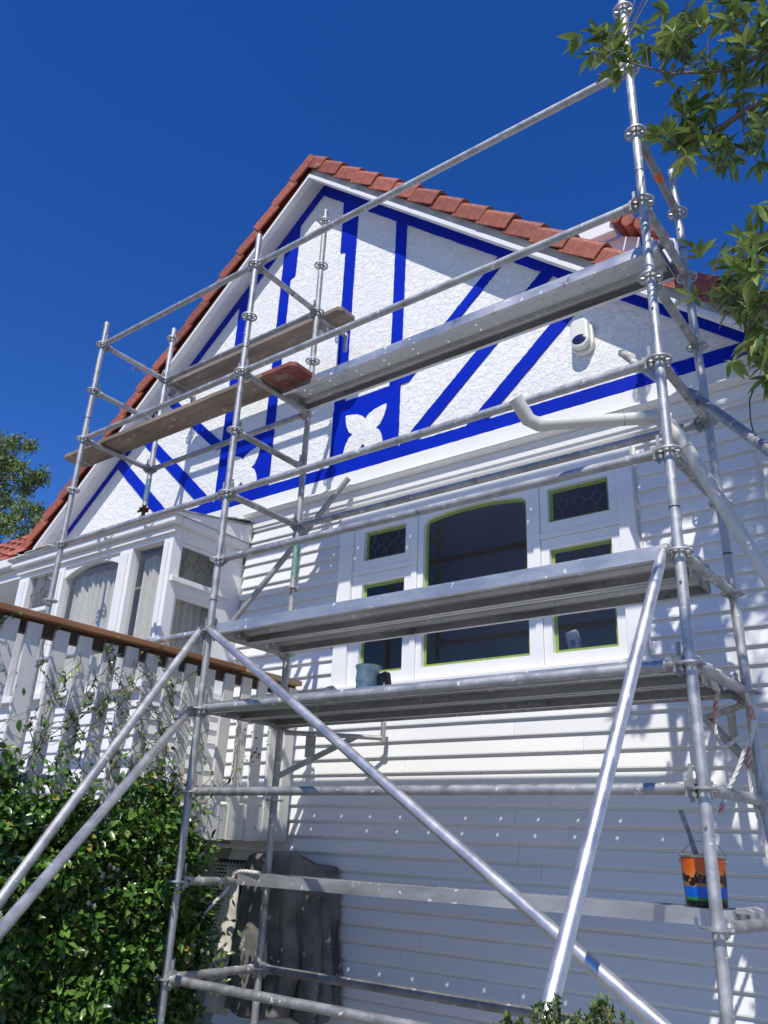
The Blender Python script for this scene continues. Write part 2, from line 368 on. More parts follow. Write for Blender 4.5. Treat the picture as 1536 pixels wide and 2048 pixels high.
for sgn in (1, -1):
    q = (lambda P: P) if sgn > 0 else mir
    o = lambda d: XC + d
    # inner post with its notch
    ba('post_timber', q([(o(.38), 3.80), (o(.50), 3.80), (o(.505), rz(7.10, o(.505))), (o(.30), rz(7.10, o(.30))), (o(.305), 6.19), (o(.372), 6.165)]))
    ba('post_timber', q([(o(1.0), 4.40), (o(1.115), 4.40), (o(1.12), rz(7.10, o(1.12))), (o(.995), rz(7.10, o(.995)))]), .0005)
    # diagonals square to the rake
    def diag(xb, zb, wd, apex=7.10):
        # lower edge from (xb,zb) up with slope .88 until the rake
        def hit(x0, z0):
            # z0+.88*(x-x0) = apex-SL*(x-XC)
            x = (apex - z0 + .88 * x0 + SL * XC) / (.88 + SL); return (x, z0 + .88 * (x - x0))
        a = (xb, zb); b_ = (xb - wd, zb)
        ba('diagonal_timber', q([b_, a, hit(*a), hit(*b_)]), .0015)
    diag(o(1.31), 3.802, .185); diag(o(1.96), 3.802, .185); diag(o(1.20), 4.40, .15)
    # square plaque with a four petalled flower
    ba('plaque', q([(o(.50), 3.802), (o(1.115), 3.802), (o(1.115), 4.42), (o(.50), 4.42)]), .003)
    ba('plaque_edge', q([(o(.376), 3.802), (o(.50), 3.802), (o(.50), 4.36), (o(.376), 4.36)]), .0035)
    cx, cz = o(.752), 4.045
    fl = []
    for k in range(4):
        a0 = math.radians(43 + 90 * k); ln = .315 if k in (0, 1) else .30
        for t, wd in ((.0, -1), (.10, -.055), (.26, -.088), (.45, -.098), (.68, -.074), (.87, -.038), (1, -.006), (1, .006), (.87, .038), (.68, .074), (.45, .098), (.26, .088), (.10, .055)):
            if wd == -1: continue
            r_ = t * ln
            fl.append((cx + r_ * math.cos(a0) - wd * math.sin(a0), cz + .93 * (r_ * math.sin(a0) + wd * math.cos(a0))))
    for k in range(4):
        pts = fl[k * 12:(k + 1) * 12]
        MB().prism(q(pts), YW - .021 - .0006 * k, YW - .002).build('flower_petal', STUC, house, bevel=.002)
    MB().prism(q([(cx + .085 * math.cos(t * math.pi / 6), cz + .085 * math.sin(t * math.pi / 6)) for t in range(12)]), YW - .0245, YW - .002).build('flower_centre', STUC, house, bevel=.002)
# --- soffit, barge boards, verge tiles
RS = .875; YB = 1.14
def slab(apex0, apex1, y0, y1, d0, d1, sgn):
    """strip parallel to the rake between apex heights, from offset d0 to d1"""
    x0, x1 = XC + sgn * d0, XC + sgn * d1
    return [(x0, apex0 - RS * d0), (x0, apex1 - RS * d0), (x1, apex1 - RS * d1), (x1, apex0 - RS * d1)]
for sgn in (1, -1):
    dl = 4.75 if sgn > 0 else 4.55
    MB().prism(slab(7.235, 7.25, 0, 0, 0, dl, sgn), YB + .001, YW + .03).build('soffit', WHITE, house)
    MB().prism(slab(7.152, 7.30, 0, 0, 0, dl, sgn), YB - .022, YB).build('barge_board', WHITE, house)
    MB().prism(slab(7.146, 7.196, 0, 0, 0, dl, sgn), YB - .068, YB - .0225).build('barge_moulding', TRIMW, house, bevel=.003)
    MB().prism(slab(7.302, 7.36, 0, 0, 0, dl, sgn), YB - .022, YB + 3.0).build('roof_batten_layer', TILE, house)
    rf = MB().prism(slab(7.362, 7.39, 0, 0, 0, dl, sgn), YB + .1, 7.5).build('roof', TILE, house)
    # verge cap tile, shared mesh: local x runs down the slope
    Lt = .335; prof = [(0, -.142), (0, -.03), (.008, -.008), (.030, .010), (.06, .016), (.30, .016), (.30, -.002), (.06, -.002), (.022, -.022), (.018, -.142)]
    V = []; F = []
    for j, (x, lift) in enumerate(((-.0, -.012), (Lt, .020))):
        for (y, z) in prof: V.append((sgn * x, y - (.008 if j else 0), z + lift))
    n = len(prof)
    for k in range(n): F.append((k, (k + 1) % n, (k + 1) % n + n, k + n))
    F.append(tuple(range(n))); F.append(tuple(reversed(range(n, 2 * n))))
    tb = MB(); tb.add(V, F); tm = tb.mesh('verge_tile'); tm.materials.append(TILE)
    bmesh_fix = None
    al = math.atan(RS); step = .236
    nt_ = int(dl / step)
    for k in range(nt_):
        d = k * step
        R_ = Matrix.Rotation(al * sgn + random.uniform(-.014, .014), 3, 'Y') @ Matrix.Rotation(random.uniform(-.012, .012), 3, 'Z')
        put('verge_tile', tm, (XC + sgn * d, 1.040 + random.uniform(-.006, .006), 7.455 - RS * d + random.uniform(-.004, .004)), house, R_)
MB().path([(XC, 1.25, 7.38), (XC, 5.5, 7.38)], .085, 14).build('ridge_cap', TILE, house, smooth=40)
MB().lathe([(.0, 0), (.018, .004), (.02, .014), (.012, .022), (0, .024)], (XC + .16, 1.03, 7.17), 10, False).build('mortar_daub', CLOTHL, house)
# --- big casement window
win = bx('window', TRIMW, house, WX0 + .001, WX1 - .001, YW + .075, YW + .10, WZ0 + .001, WZ0 + .05)
def wb(name, x0, x1, z0, z1, y0, y1, mt=TRIMW, par=None, bev=.003):
    return bx(name, mt, par or win, x0, x1, y0, y1, z0, z1, bev)
wb('architrave', -.035, .10, 1.845, 3.285, YW - .035, YW + .03)
wb('architrave', 2.335, 2.445, 1.845, 3.285, YW - .035, YW + .03)
wb('head_architrave', .10, 2.335, 3.165, 3.285, YW - .036, YW + .03)
wb('sill', -.06, 2.47, 1.795, 1.848, YW - .075, YW + .03, bev=.006)
wb('mullion', .685, .735, 1.85, 3.165, YW - .020, YW + .05)
wb('mullion', 1.715, 1.765, 1.85, 3.165, YW - .020, YW + .05)
for x0, x1 in ((.10, .685), (1.765, 2.335)): wb('transom', x0, x1, 2.735, 2.775, YW - .016, YW + .05)
def frame4(name, x0, x1, z0, z1, px0, px1, pz0, pz1, y0, y1, mt=TRIMW, bev=.003):
    mb = MB(); mb.box(x0, px0, y0, y1, z0, z1); mb.box(px1, x1, y0, y1, z0, z1)
    mb.box(px0, px1, y0, y1 , z0, pz0); mb.box(px0, px1, y0, y1, pz1, z1)
    return mb.build(name, mt, win)
def tape4(x0, x1, z0, z1, y, t=.021):
    mb = MB(); e = .004
    mb.box(x0 - e, x0 + t, y - .0015, y, z0 - e, z1 + e); mb.box(x1 - t, x1 + e, y - .0016, y, z0 - e, z1 + e)
    mb.box(x0 + t, x1 - t, y - .0017, y, z0 - e, z0 + t); mb.box(x0 + t, x1 - t, y - .0014, y, z1 - t, z1 + e)
    return mb.build('masking_tape', TAPE, win)
def cames(px0, px1, pz0, pz1, y, par, axis='x', c=None):
    mb = MB(); zc = (pz0 + pz1) / 2; wv = px1 - px0; r = .036; g = .003
    P3 = (lambda a, z: (a, y, z)) if axis == 'x' else (lambda a, z: (c, a, z))
    cs = [px0 + wv * q for q in (.22, .5, .78)]
    for k, a in enumerate(cs):
        mb.path([P3(a + r * math.cos(t * math.pi / 14), zc + r * math.sin(t * math.pi / 14)) for t in range(29)], g, 5, False)
        mb.tube(P3(a, pz0), P3(a, zc - r), g, n=6); mb.tube(P3(a, zc + r), P3(a, pz1), g, n=6)
    for a, b in ((px0, cs[0] - r), (cs[0] + r, cs[1] - r), (cs[1] + r, cs[2] - r), (cs[2] + r, px1)): mb.tube(P3(a, zc), P3(b, zc), g, n=6)
    return mb.build('lead_came', LEAD, par, smooth=60)
GY = YW + .034
for (fx0, fx1, px0, px1) in ((.103, .682, .203, .615), (1.768, 2.332, 1.828, 2.270)):
    frame4('fanlight_sash', fx0, fx1, 2.778, 3.162, px0, px1, 2.850, 3.100, YW - .006, YW + .045)
    frame4('casement_sash', fx0, fx1, 1.851, 2.732, px0, px1, 1.940, 2.655, YW - .006, YW + .045)
    for z0, z1, gm in ((2.850, 3.100, GLASST), (1.940, 2.655, GLASS)):
        tape4(px0, px1, z0, z1, YW - .0065) if False else None
        mb = MB(); mb.add([(px0, GY, z0), (px1, GY, z0), (px1, GY, z1), (px0, GY, z1)], [(0, 1, 2, 3)]); mb.build('pane', gm, win)
        t4 = tape4(px0 + .003, px1 - .003, z0 + .003, z1 - .003, GY - .002)
    cames(px0, px1, 2.850, 3.100, GY - .004, win)
# centre light with shallow arched head
ax0, ax1 = .787, 1.662
def arch(t, off=0):        # t 0..1 -> (x,z) of arched head
    x = ax0 + (ax1 - ax0) * t; u_ = abs(2 * t - 1)
    z = 3.125 - .045 * u_ ** 2.2 - (0 if u_ < .93 else .030 * ((u_ - .93) / .07) ** 2)
    return (x, z - off)
A = [arch(t / 28) for t in range(29)]
mb = MB(); mb.box(.738, ax0, YW - .006, YW + .045, 1.851, 3.162); mb.box(ax1, 1.712, YW - .006, YW + .045, 1.851, 3.162); mb.box(ax0, ax1, YW - .006, YW + .045, 1.851, 1.943)
mb.prism([(ax0, 3.162)] + A + [(ax1, 3.162)], YW - .006, YW + .045); mb.build('centre_sash', TRIMW, win)
MB().add([(x, GY, z) for x, z in [(ax0, 1.943), (ax1, 1.943)] + A[::-1]], [tuple(range(31))]).build('pane', GLASS, win)
mb = MB(); B_ = [(min(max(x, ax0 + .024), ax1 - .024), z - .024) for x, z in A]
mb.box(ax0, ax0 + .024, GY - .0040, GY - .002, 1.943, 3.06); mb.box(ax1 - .024, ax1, GY - .0041, GY - .002, 1.943, 3.06); mb.box(ax0 + .024, ax1 - .024, GY - .0042, GY - .002, 1.943, 1.967)
mb.prism(A + B_[::-1], GY - .0043, GY - .002); mb.build('masking_tape', TAPE, win)
# room behind the window
rm = MB(); x0, x1, y0, y1, z0, z1 = -1.15, 4.4, YW + .165, 3.1, .9, 3.45
rm.add([(x0, y0, z0), (x1, y0, z0), (x1, y1, z0), (x0, y1, z0), (x0, y0, z1), (x1, y0, z1), (x1, y1, z1), (x0, y1, z1)], [(0, 1, 2, 3), (7, 6, 5, 4), (6, 7, 3, 2), (5, 6, 2, 1), (7, 4, 0, 3)])
rm.build('room_lining', ROOM, house)
# --- bay window
YF = .52
bay = MB(); bay.box(BX0, BX1, YF + .02, YF + .10, .93, 1.86); bay.box(BX1 - .08, BX1, YF + .1, YW + .03, .93, 1.86)
bayo = bay.build('bay_window', BOARD, house)
def bb(name, x0, x1, y0, y1, z0, z1, mt=WHITE, bev=.003): return bx(name, mt, bayo, x0, x1, y0, y1, z0, z1, bev)
i = 0
while .93 + i * PB < 1.80:
    zb = .93 + i * PB; i += 1; h = min(PB + .012, 1.85 - zb)
    MB().prismx([(YF - .003, zb), (YF - .003, zb + .01), (YF + .017, zb + h), (YF + .02, zb + h), (YF + .02, zb)], BX0, BX1).build('weatherboard', BOARD, bayo)
    MB().add([(BX1 + .023, YF, zb), (BX1 + .023, YW, zb), (BX1 + .001, YF, zb + h), (BX1 + .001, YW, zb + h), (BX1, YF, zb), (BX1, YW, zb)], [(0, 1, 3, 2), (0, 4, 5, 1), (0, 2, 4), (1, 5, 3)]).build('weatherboard', BOARD, bayo)
bb('bay_sill', BX0 - .04, BX1 + .05, YF - .06, YF + .10, 1.82, 1.875)
bb('bay_side_sill', BX1 - .06, BX1 + .05, YF + .10, YW - .01, 1.82, 1.875)
for a, b_ in ((BX0, -3.42), (-2.98, -2.80), (-1.95, -1.77), (-1.34, BX1)):
    bb('bay_post', a, b_, YF, YF + .09, 1.875, 3.075)
    bb('post_bead', a + .05, b_ - .04, YF - .018, YF + .001, 1.875, 3.04)
bb('bay_side_post', BX1 - .09, BX1, YF + .09, YF + .10, 1.875, 3.075); bb('bay_side_post', BX1 - .09, BX1, 1.06, YW + .02, 1.875, 3.075)
bb('side_rail', BX1 - .08, BX1 - .004, YF + .10, 1.06, 2.625, 2.735); bb('side_rail_ledge', BX1 - .004, BX1 + .03, YF + .02, 1.20, 2.70, 2.745)
bb('bay_frieze', BX0, BX1 + .001, YF + .001, YF + .09, 3.0755, 3.19); bb('bay_side_frieze', BX1 - .09, BX1 + .001, YF + .091, YW, 3.0755, 3.19)
bb('bay_cornice', BX0 - .10, BX1 + .07, YF - .07, YF + .02, 3.19, 3.255, bev=.012); bb('bay_side_cornice', BX1 - .02, BX1 + .07, YF + .021, YW, 3.19, 3.255, bev=.012)
bb('frieze_ledge', BX0 - .03, BX1 + .03, YF - .028, YF, 3.118, 3.136)
MB().prismx([(YF - .09, 3.2565), (YF - .09, 3.274), (YW - .012, 3.424), (YW - .012, 3.2565)], BX0 - .13, BX1 + .09).build('bay_roof_body', WHITE, bayo)
MB().prismx([(YF - .10, 3.268), (YF - .10, 3.285), (YW - .012, 3.44), (YW - .012, 3.426)], BX0 - .14, BX1 + .10).build('bay_roof', GALVD, bayo)
# glazing: window bars and curtains
def bpane(x0, x1, z0, z1, gm=GLASSC):
    MB().add([(x0, YF + .055, z0), (x1, YF + .055, z0), (x1, YF + .055, z1), (x0, YF + .055, z1)], [(0, 1, 2, 3)]).build('pane', gm, bayo)
bpane(-3.42, -2.98, 1.875, 2.70); bpane(-3.42, -2.98, 2.74, 3.075, GLASSB); bb('bay_transom', -3.42, -2.98, YF + .02, YF + .08, 2.70, 2.74)
mbc = MB(); mbc.path([(-3.2 + .05 * math.cos(t * math.pi / 8), YF + .05, 2.90 + .05 * math.sin(t * math.pi / 8)) for t in range(17)], .005, 6, False)
for a, b_ in (((-3.42, 2.9), (-3.25, 2.9)), ((-3.15, 2.9), (-2.98, 2.9)), ((-3.2, 2.74), (-3.2, 2.85)), ((-3.2, 2.95), (-3.2, 3.075))): mbc.tube((a[0], YF + .05, a[1]), (b_[0], YF + .05, b_[1]), .005, n=6)
mbc.build('lead_came', LEAD, bayo)
bpane(-2.80, -1.95, 1.875, 3.05); bpane(-1.77, -1.34, 1.875, 3.06)
mb = MB(); A = [(-2.80 + .85 * t / 20, 3.06 - .09 * abs(t / 10 - 1) ** 2.2) for t in range(21)]
mb.prism([(-2.80, 3.075)] + A + [(-1.95, 3.075)], YF + .02, YF + .085); mb.build('arched_head', WHITE, bayo)
def curtain(x0, x1, z0, z1, y, axis='x', c=0, amp=.022, wl=.075):
    nx = max(12, int((x1 - x0) / .008)); V = []; F = []
    for i in range(nx + 1):
        a = x0 + (x1 - x0) * i / nx
        for j, z in enumerate((z0, z0 + (z1 - z0) * .6, z1 - .06, z1)):
            q = amp * (math.sin(2 * math.pi * a / wl + .8 * math.sin(a * 23)) + .5 * math.sin(2 * math.pi * a / (wl * 2.3) + j * .35))
            V.append((a, y + q, z) if axis == 'x' else (c + q, a, z))
    for i in range(nx):
        for j in range(3): F.append((i * 4 + j, (i + 1) * 4 + j, (i + 1) * 4 + j + 1, i * 4 + j + 1))
    mb = MB(); mb.add(V, F); return mb.build('curtain', CURT, bayo, smooth=80)
curtain(-2.78, -1.97, 1.8, 3.0, YF + .15); curtain(-1.76, -1.30, 1.8, 3.02, YF + .15); curtain(YF + .17, 1.1, 1.8, 2.62, 0, 'y', BX1 - .14)
def spane(y0, y1, z0, z1, gm):
    MB().add([(BX1 - .045, y0, z0), (BX1 - .045, y1, z0), (BX1 - .045, y1, z1), (BX1 - .045, y0, z1)], [(0, 1, 2, 3)]).build('side_pane', gm, bayo)
spane(YF + .1, 1.06, 2.735, 3.075, GLASSB); spane(YF + .1, 1.06, 1.875, 2.625, GLASSC)
cames(YF + .1, 1.06, 2.74, 3.07, 0, bayo, 'y', BX1 - .04)
mb = MB(); mb.box(BX1 - .055, BX1 - .03, YF + .10, YF + .14, 1.875, 2.625); mb.box(BX1 - .055, BX1 - .03, 1.03, 1.06, 1.875, 2.625); mb.box(BX1 - .055, BX1 - .03, YF + .14, 1.03, 2.585, 2.625)
mb.box(BX1 - .055, BX1 - .03, YF + .10, YF + .13, 2.735, 3.075); mb.box(BX1 - .055, BX1 - .03, YF + .13, 1.06, 3.04, 3.075); mb.build('side_sash', WHITE, bayo)
rm = MB(); x0, x1, y0, y1, z0, z1 = -3.58, BX1 - .25, YF + .35, 4.2, .95, 3.18
rm.add([(x0, y0, z0), (x1, y0, z0), (x1, y1, z0), (x0, y1, z0), (x0, y0, z1), (x1, y0, z1), (x1, y1, z1), (x0, y1, z1)], [(0, 1, 2, 3), (7, 6, 5, 4), (6, 7, 3, 2), (5, 6, 2, 1), (7, 4, 0, 3)])
rm.build('bay_room_lining', CURT, bayo)
# --- lower roof, gutter and soffit left of the bay
for k, (y0, y1, z0, z1) in enumerate(((.62, .72, 3.33, 3.43), (.70, YW, 3.20, 3.22))):
    bx('gutter' if k == 0 else 'eave_soffit', WHITE, house, XL, BX0 - .15, y0, y1, z0, z1, .012 if k == 0 else 0)
bx('eave_fascia', WHITE, house, XL, BX0 - .15, .725, .75, 3.205, 3.40)
MB().prismx([(.70, 3.40), (.70, 3.42), (3.2, 5.60), (3.2, 5.58)], XL, -4.52).build('side_roof', TILED, house)
tb = MB(); V = []; F = []
nn = 8
for j, (yy, lift) in enumerate(((-.02, .03), (.33, .0))):
    for k in range(nn + 1):
        t = k / nn; V.append((t * .3, yy, lift + .035 * math.sin(math.pi * min(1, t * 1.6)) ** 1.0 if t < .625 else lift))
for k in range(nn): F.append((k, k + 1, nn + 2 + k, nn + 1 + k))
b0 = len(V)
for k in range(nn + 1): V.append((V[k][0], V[k][1], -.01))
for k in range(nn): F.append((b0 + k, b0 + k + 1, k + 1, k))
tb.add(V, F); ftm = tb.mesh('roof_tile'); ftm.materials.append(TILE)
ang = math.atan(.87)
for r_ in range(6):
    for c_ in range(9):
        put('roof_tile', ftm, (-4.82 - .3 * c_ + .15 * (r_ % 2) * 0, .68 + .30 * r_ * math.cos(ang), 3.425 + .30 * r_ * math.sin(ang)), house, Matrix.Rotation(ang, 3, 'X'))
# wall lamp by the bay
# --- rear roof seen above the right verge
rr = MB(); rr.box(1.0, 1.72, 3.44, 3.56, 7.03, 7.19); rr.build('rear_gutter', WHITE, house, bevel=.01)
MB().prism([(.6, 5.6), (2.3, 5.6), (2.3, 6.75), (1.72, 7.06), (.6, 7.06)], 3.6, 3.75).build('rear_wall', WHITE, house)
for k in range(4):
    MB().path([(1.76 + .13 * k, 3.40, 7.16 - .10 * k), (1.76 + .13 * k, 3.9, 7.22 - .10 * k)], .070, 10).build('rear_tile', TILE, house, smooth=40)
MB().box(1.95, 1.985, 3.58, 3.60, 6.3, 7.12).build('rear_timber', BLUE, house)
# --- basement vent under the deck
vt = MB(); vt.box(-1.12, -.78, YW - .02, YW, -.02, .60); vt.build('basement_vent', DARK, house)
mb = MB()
for r_ in range(23):
    z = .0 + r_ * .0255; mb.box(-1.11, -.79, YW - .030, YW - .021, z, z + .011)
    for c_ in range(9):
        x = -1.11 + c_ * .038 + (.019 if r_ % 2 else 0); mb.box(x, x + .008, YW - .0302, YW - .0211, z + .011, z + .0255)
mb.build('vent_grille', GRILL, house)
MB().box(-6, -1.0, YW + .0, YW + .03, GZ, .93).build('plinth', CONC, house)

# alarm siren on the gable
sir = thing('alarm_siren', 'cream alarm siren box with navy lens on the stuccoed gable', 'alarm siren', (2.17, YW - .01, 4.08))
def lens_prof(wd, h, zc, n=18):
    pts = []
    for k in range(n):
        t = math.pi * k / (n - 1); pts.append((2.17 + wd * math.cos(math.pi + t), zc - h * .5 + wd * math.sin(math.pi + t)))
    return pts + [(2.17 + wd * .95, zc + h * .5), (2.17 + wd * .6, zc + h * .5 + .03), (2.17 - wd * .6, zc + h * .5 + .03), (2.17 - wd * .95, zc + h * .5)]
MB().prism(lens_prof(.085, .14, 4.235), YW - .05, YW - .001).build('back_plate', PLASW, sir, bevel=.012)
MB().prism(lens_prof(.072, .15, 4.245), YW - .105, YW - .05).build('cover', PLASW, sir, bevel=.02)
V = []; F = []
for a in range(9):
    for b_ in range(16):
        ph = a / 8 * math.pi / 2; th = 2 * math.pi * b_ / 16
        V.append((2.17 + .058 * math.cos(th) * math.cos(ph), YW - .099 - .016 * math.sin(ph), 4.168 + .046 * math.sin(th) * math.cos(ph)))
for a in range(8):
    for b_ in range(16): F.append((a * 16 + b_, a * 16 + (b_ + 1) % 16, (a + 1) * 16 + (b_ + 1) % 16, (a + 1) * 16 + b_))
mb = MB(); mb.add(V, F); mb.build('lens', NAVY, sir, smooth=60)

# conduit on the wall at the right
cdt = thing('conduit', 'thin white conduit pipe running down the weatherboards at the right edge', 'conduit', (3.23, YW - .04, GZ))
MB().path([(3.215, YW - .05, 3.12), (3.235, YW - .05, 2.6), (3.24, YW - .05, 0)], .013, 10).build('pipe', PVC, cdt, smooth=50)
MB().path([(3.215, YW - .05, 3.12), (3.21, YW - .06, 3.22), (3.22, YW - .05, 3.36), (3.25, YW - .03, 3.44)], .004, 6).build('cable', BLACKP, cdt, smooth=50)
for z in (2.78, 1.9): MB().tube((3.23, YW - .05, z), (3.23, YW - .05, z + .03), .017, n=10).build('clip', PVC, cdt)

# ================================================================== SCAFFOLD
LX, WY, LX2 = 3.0796, .7445, 2.0316
scaf = thing('scaffold', 'galvanised ring-lock scaffold tower with left bay standing against the gable wall', 'scaffold', (LX / 2, WY / 2, GZ))
BASE = {'A': (0, 0), 'B': (LX, 0), 'C': (0, WY), 'D': (LX, WY), 'E': (-LX2, 0), 'F': (-LX2, WY)}
def node(s, k):
    x, y = BASE[s]
    if s == 'D': x += .062 - .0085 * k
    return Vector((x, y, .5 * k))
TR = .0242
# rosette: hub ring, outer ring, eight spokes
ros = MB()
def ring(r0, r1, z0, z1, n=32):
    V = []; F = []
    for r_, z in ((r0, z0), (r1, z0), (r1, z1), (r0, z1)):
        for k in range(n): V.append((r_ * math.cos(2 * math.pi * k / n), r_ * math.sin(2 * math.pi * k / n), z))
    for i in range(4):
        for k in range(n): F.append((i * n + k, i * n + (k + 1) % n, ((i + 1) % 4) * n + (k + 1) % n, ((i + 1) % 4) * n + k))
    ros.add(V, [tuple(reversed(q)) for q in F])
ring(.0235, .032, -.005, .005); ring(.050, .062, -.0045, .0045)
for k in range(8):
    a = math.pi / 8 + k * math.pi / 4; ros.obox((.041 * math.cos(a), .041 * math.sin(a), 0), (.011 * math.cos(a), .011 * math.sin(a), 0), (-.006 * math.sin(a), .006 * math.cos(a), 0), (0, 0, .004))
rosm = fin_mesh(ros, 'rosette', GALV, 35)
# ledger head: casting with a jaw and a wedge
hd = MB(); hd.obox((.050, 0, 0), (.020, 0, 0), (0, .017, 0), (0, 0, .032)); hd.obox((.040, 0, .028), (.016, 0, 0), (0, .014, 0), (0, 0, .010)); hd.obox((.040, 0, -.028), (.016, 0, 0), (0, .014, 0), (0, 0, .010))
hd.obox((.046, 0, .022), (.008, 0, .001), (0, .0035, 0), (-.002, 0, .075)); hd.tube((.066, 0, 0), (.10, 0, 0), .0262, n=14)
hdm = fin_mesh(hd, 'ledger_head', GALVD, 40)
def standard(s, z0, z1, ks, mt=GALV):
    a = node(s, z0 / .5); b = node(s, z1 / .5)
    st = MB().tube(a, b, TR, n=20).build('standard', mt, scaf, smooth=40)
    for k in ks:
        put('rosette', rosm, node(s, k), st, Matrix.Rotation(random.uniform(-.1, .1), 3, 'Z'))
    for z in np.arange(math.ceil((z0 + 1.2) / 2) * 2, z1, 2.0):       # spigot joint collars
        if z + .21 > z1 - .05: continue
        p = node(s, z / .5 + .42); MB().tube(p, p + Vector((0, 0, .006)), TR + .0012, n=20).build('joint', DARK, st)
    return st
standard('A', -.65, 5.30, range(0, 11)); standard('B', -.65, 5.85, range(0, 12)); standard('C', -.65, 6.13, range(0, 13), GALVD)
standard('D', -.65, 4.86, range(0, 10)); standard('E', .95, 5.25, range(2, 11)); standard('F', 3.62, 5.62, range(8, 12))
# spring pins on the standards
for s, zz in (('A', (4.33, 2.7)), ('B', (1.86, .86, 3.3)), ('D', (4.36, 2.8, 1.3)), ('E', (4.6, 3.1))):
    for z in zz:
        p = node(s, z / .5); MB().tube(p + Vector((.0, -.02, 0)), p + Vector((.004, -.034, 0)), .006, n=8).build('pin', GALVD, scaf)
def bar(name, s0, s1, k, r=TR, mt=GALV, dz=0.0):
    a, b = node(s0, k) + Vector((0, 0, dz)), node(s1, k) + Vector((0, 0, dz)); d = (b - a).normalized()
    o = MB().tube(a + d * .085, b - d * .085, r, n=18).build(name, mt, scaf, smooth=40)
    for p, q in ((a, d), (b, -d)):
        put('ledger_head', hdm, p, o, Matrix.Rotation(math.atan2(q.y, q.x), 3, 'Z'))
    return o
for k in (0, 2, 3, 5, 6, 8, 10): bar('ledger', 'A', 'B', k)
for k in (0, 3, 6): bar('ledger', 'C', 'D', k, mt=GALVD)
for k in (4, 6, 8, 10): bar('ledger', 'E', 'A', k)
for k in (8, 10): bar('ledger', 'F', 'C', k, mt=GALVD)
for k in (0, 1, 3, 4, 6, 7, 8, 10): bar('transom', 'A', 'C', k, mt=GALVD)
for k in (8, 9, 10): bar('transom', 'E', 'F', k)
for k in (1, 2, 3, 4, 5, 6, 7, 8, 9): bar('transom', 'B', 'D', k, mt=GALVD)
# orange band on the topmost right transom
p = node('B', 9); q = node('D', 9); d = (q - p).normalized()
MB().tube(p + d * .34, p + d * .41, TR + .0015, n=18).build('orange_band', ORANGE, scaf)
# base plates under the tower, jack under the left rear post
for s in 'ABCD':
    p = node(s, 0); MB().box(p.x - .07, p.x + .07, p.y - .07, p.y + .07, GZ + .001, GZ + .012).tube((p.x, p.y, GZ + .01), (p.x, p.y, -.5), .019, n=12).build('base_jack', RUST, scaf)
p = node('F', 0); MB().tube((p.x, p.y, 3.47), (p.x, p.y, 3.66), .018, n=12).box(p.x - .06, p.x + .06, p.y - .06, p.y + .06, 3.465, 3.475).build('base_jack', RUST, scaf)
MB().tube((p.x, p.y, 3.57), (p.x, p.y, 3.595), .045, n=8).tube((p.x - .09, p.y, 3.583), (p.x + .09, p.y, 3.583), .011, n=8).build('jack_nut', RUST, scaf)
p = node('E', 0); MB().tube((p.x, p.y, .955), (p.x, p.y, 1.0), .06, n=8).build('base_jack', RUST, scaf)
MB().tube((BASE['F'][0], WY, 3.66), (BASE['F'][0], WY, 3.90), TR + .001, n=16).build('blue_collar', mat('faded_blue_paint', (.05, .16, .32), (.25, .33, .40), .5, .3, nscale=18), scaf)
MB().tube(node('C', 5.15), node('C', 5.85), TR + .001, n=18).build('green_collar', mat('faded_green_paint', (.06, .25, .14), (.33, .40, .36), .5, .3, nscale=14), scaf)
# raking struts
def strut(p0, p1, r=.0245, mt=ALUT):
    p0, p1 = Vector(p0), Vector(p1); d = (p1 - p0).normalized()
    o = MB().tube(p0 + d * .10, p1, r, n=22).build('raking_strut', mt, scaf, smooth=40)
    MB().path([p0 - d * .0, p0 + d * .05, p0 + d * .11], [.016, .021, r * 1.02], 14).build('strut_eye', GALV, o, smooth=40)
    return o
def to_ground(p0, p1):
    t = (p0[2] - GZ) / (p0[2] - p1[2]); return Vector(p0) + (Vector(p1) - Vector(p0)) * t
a = Vector((LX - .05, -.06, 2.0)); strut(a, to_ground(a, at(1090, 2048, 2.12)))
a = Vector((.05, -.05, 2.0)); strut(a, to_ground(a, at(1150, 1900, 2.62)))
a = Vector((-.03, -.06, 1.48)); strut(a, to_ground(a, at(0, 1862, 2.95)))
a = Vector((-.02, -.06, 2.0)); strut(a, to_ground(a, at(112, 1650, 3.8)), mt=GALV)
for (c, ax) in (((LX - .045, -.055, 2.0), (0, -1, 0)), ((.045, -.045, 2.0), (1, 0, 0)), ((-.03, -.055, 1.48), (0, -1, 0)), ((-.02, -.055, 2.0), (0, -1, 0))):
    MB().tube(Vector(c) - Vector((.02, 0, .0)), Vector(c) + Vector((.02, 0, 0)), .024, n=10).box(c[0] - .012, c[0] + .012, c[1] - .0, c[1] + .05, c[2] - .03, c[2] + .03).build('strut_clamp', GALVD, scaf, smooth=40)
# brace tube behind the rear left post, tie tube at the right
MB().tube((.09, 1.2, 3.57), (-.93, .93, 2.30), TR, n=16).build('brace_tube', GALVD, scaf, smooth=40)
MB().tube((-.34, 1.06, 3.02), (-.02, .76, 3.06), .022, n=12).build('coupler', GALVD, scaf, smooth=40)
MB().tube((3.05, .58, 3.12), (3.72, -.05, 2.10), TR + .002, n=18).build('tie_tube', GALV, scaf, smooth=40)
MB().tube((3.055, .61, 3.125), (3.10, .565, 3.06), .033, n=12).box(3.045, 3.085, .66, .72, 3.06, 3.12).build('coupler', GALVD, scaf, smooth=40)
MB().tube(at(1243, 706, 4.95), at(1325, 765, 4.45), TR * .9, n=14).build('stub_tube', GALVD, scaf, smooth=40)
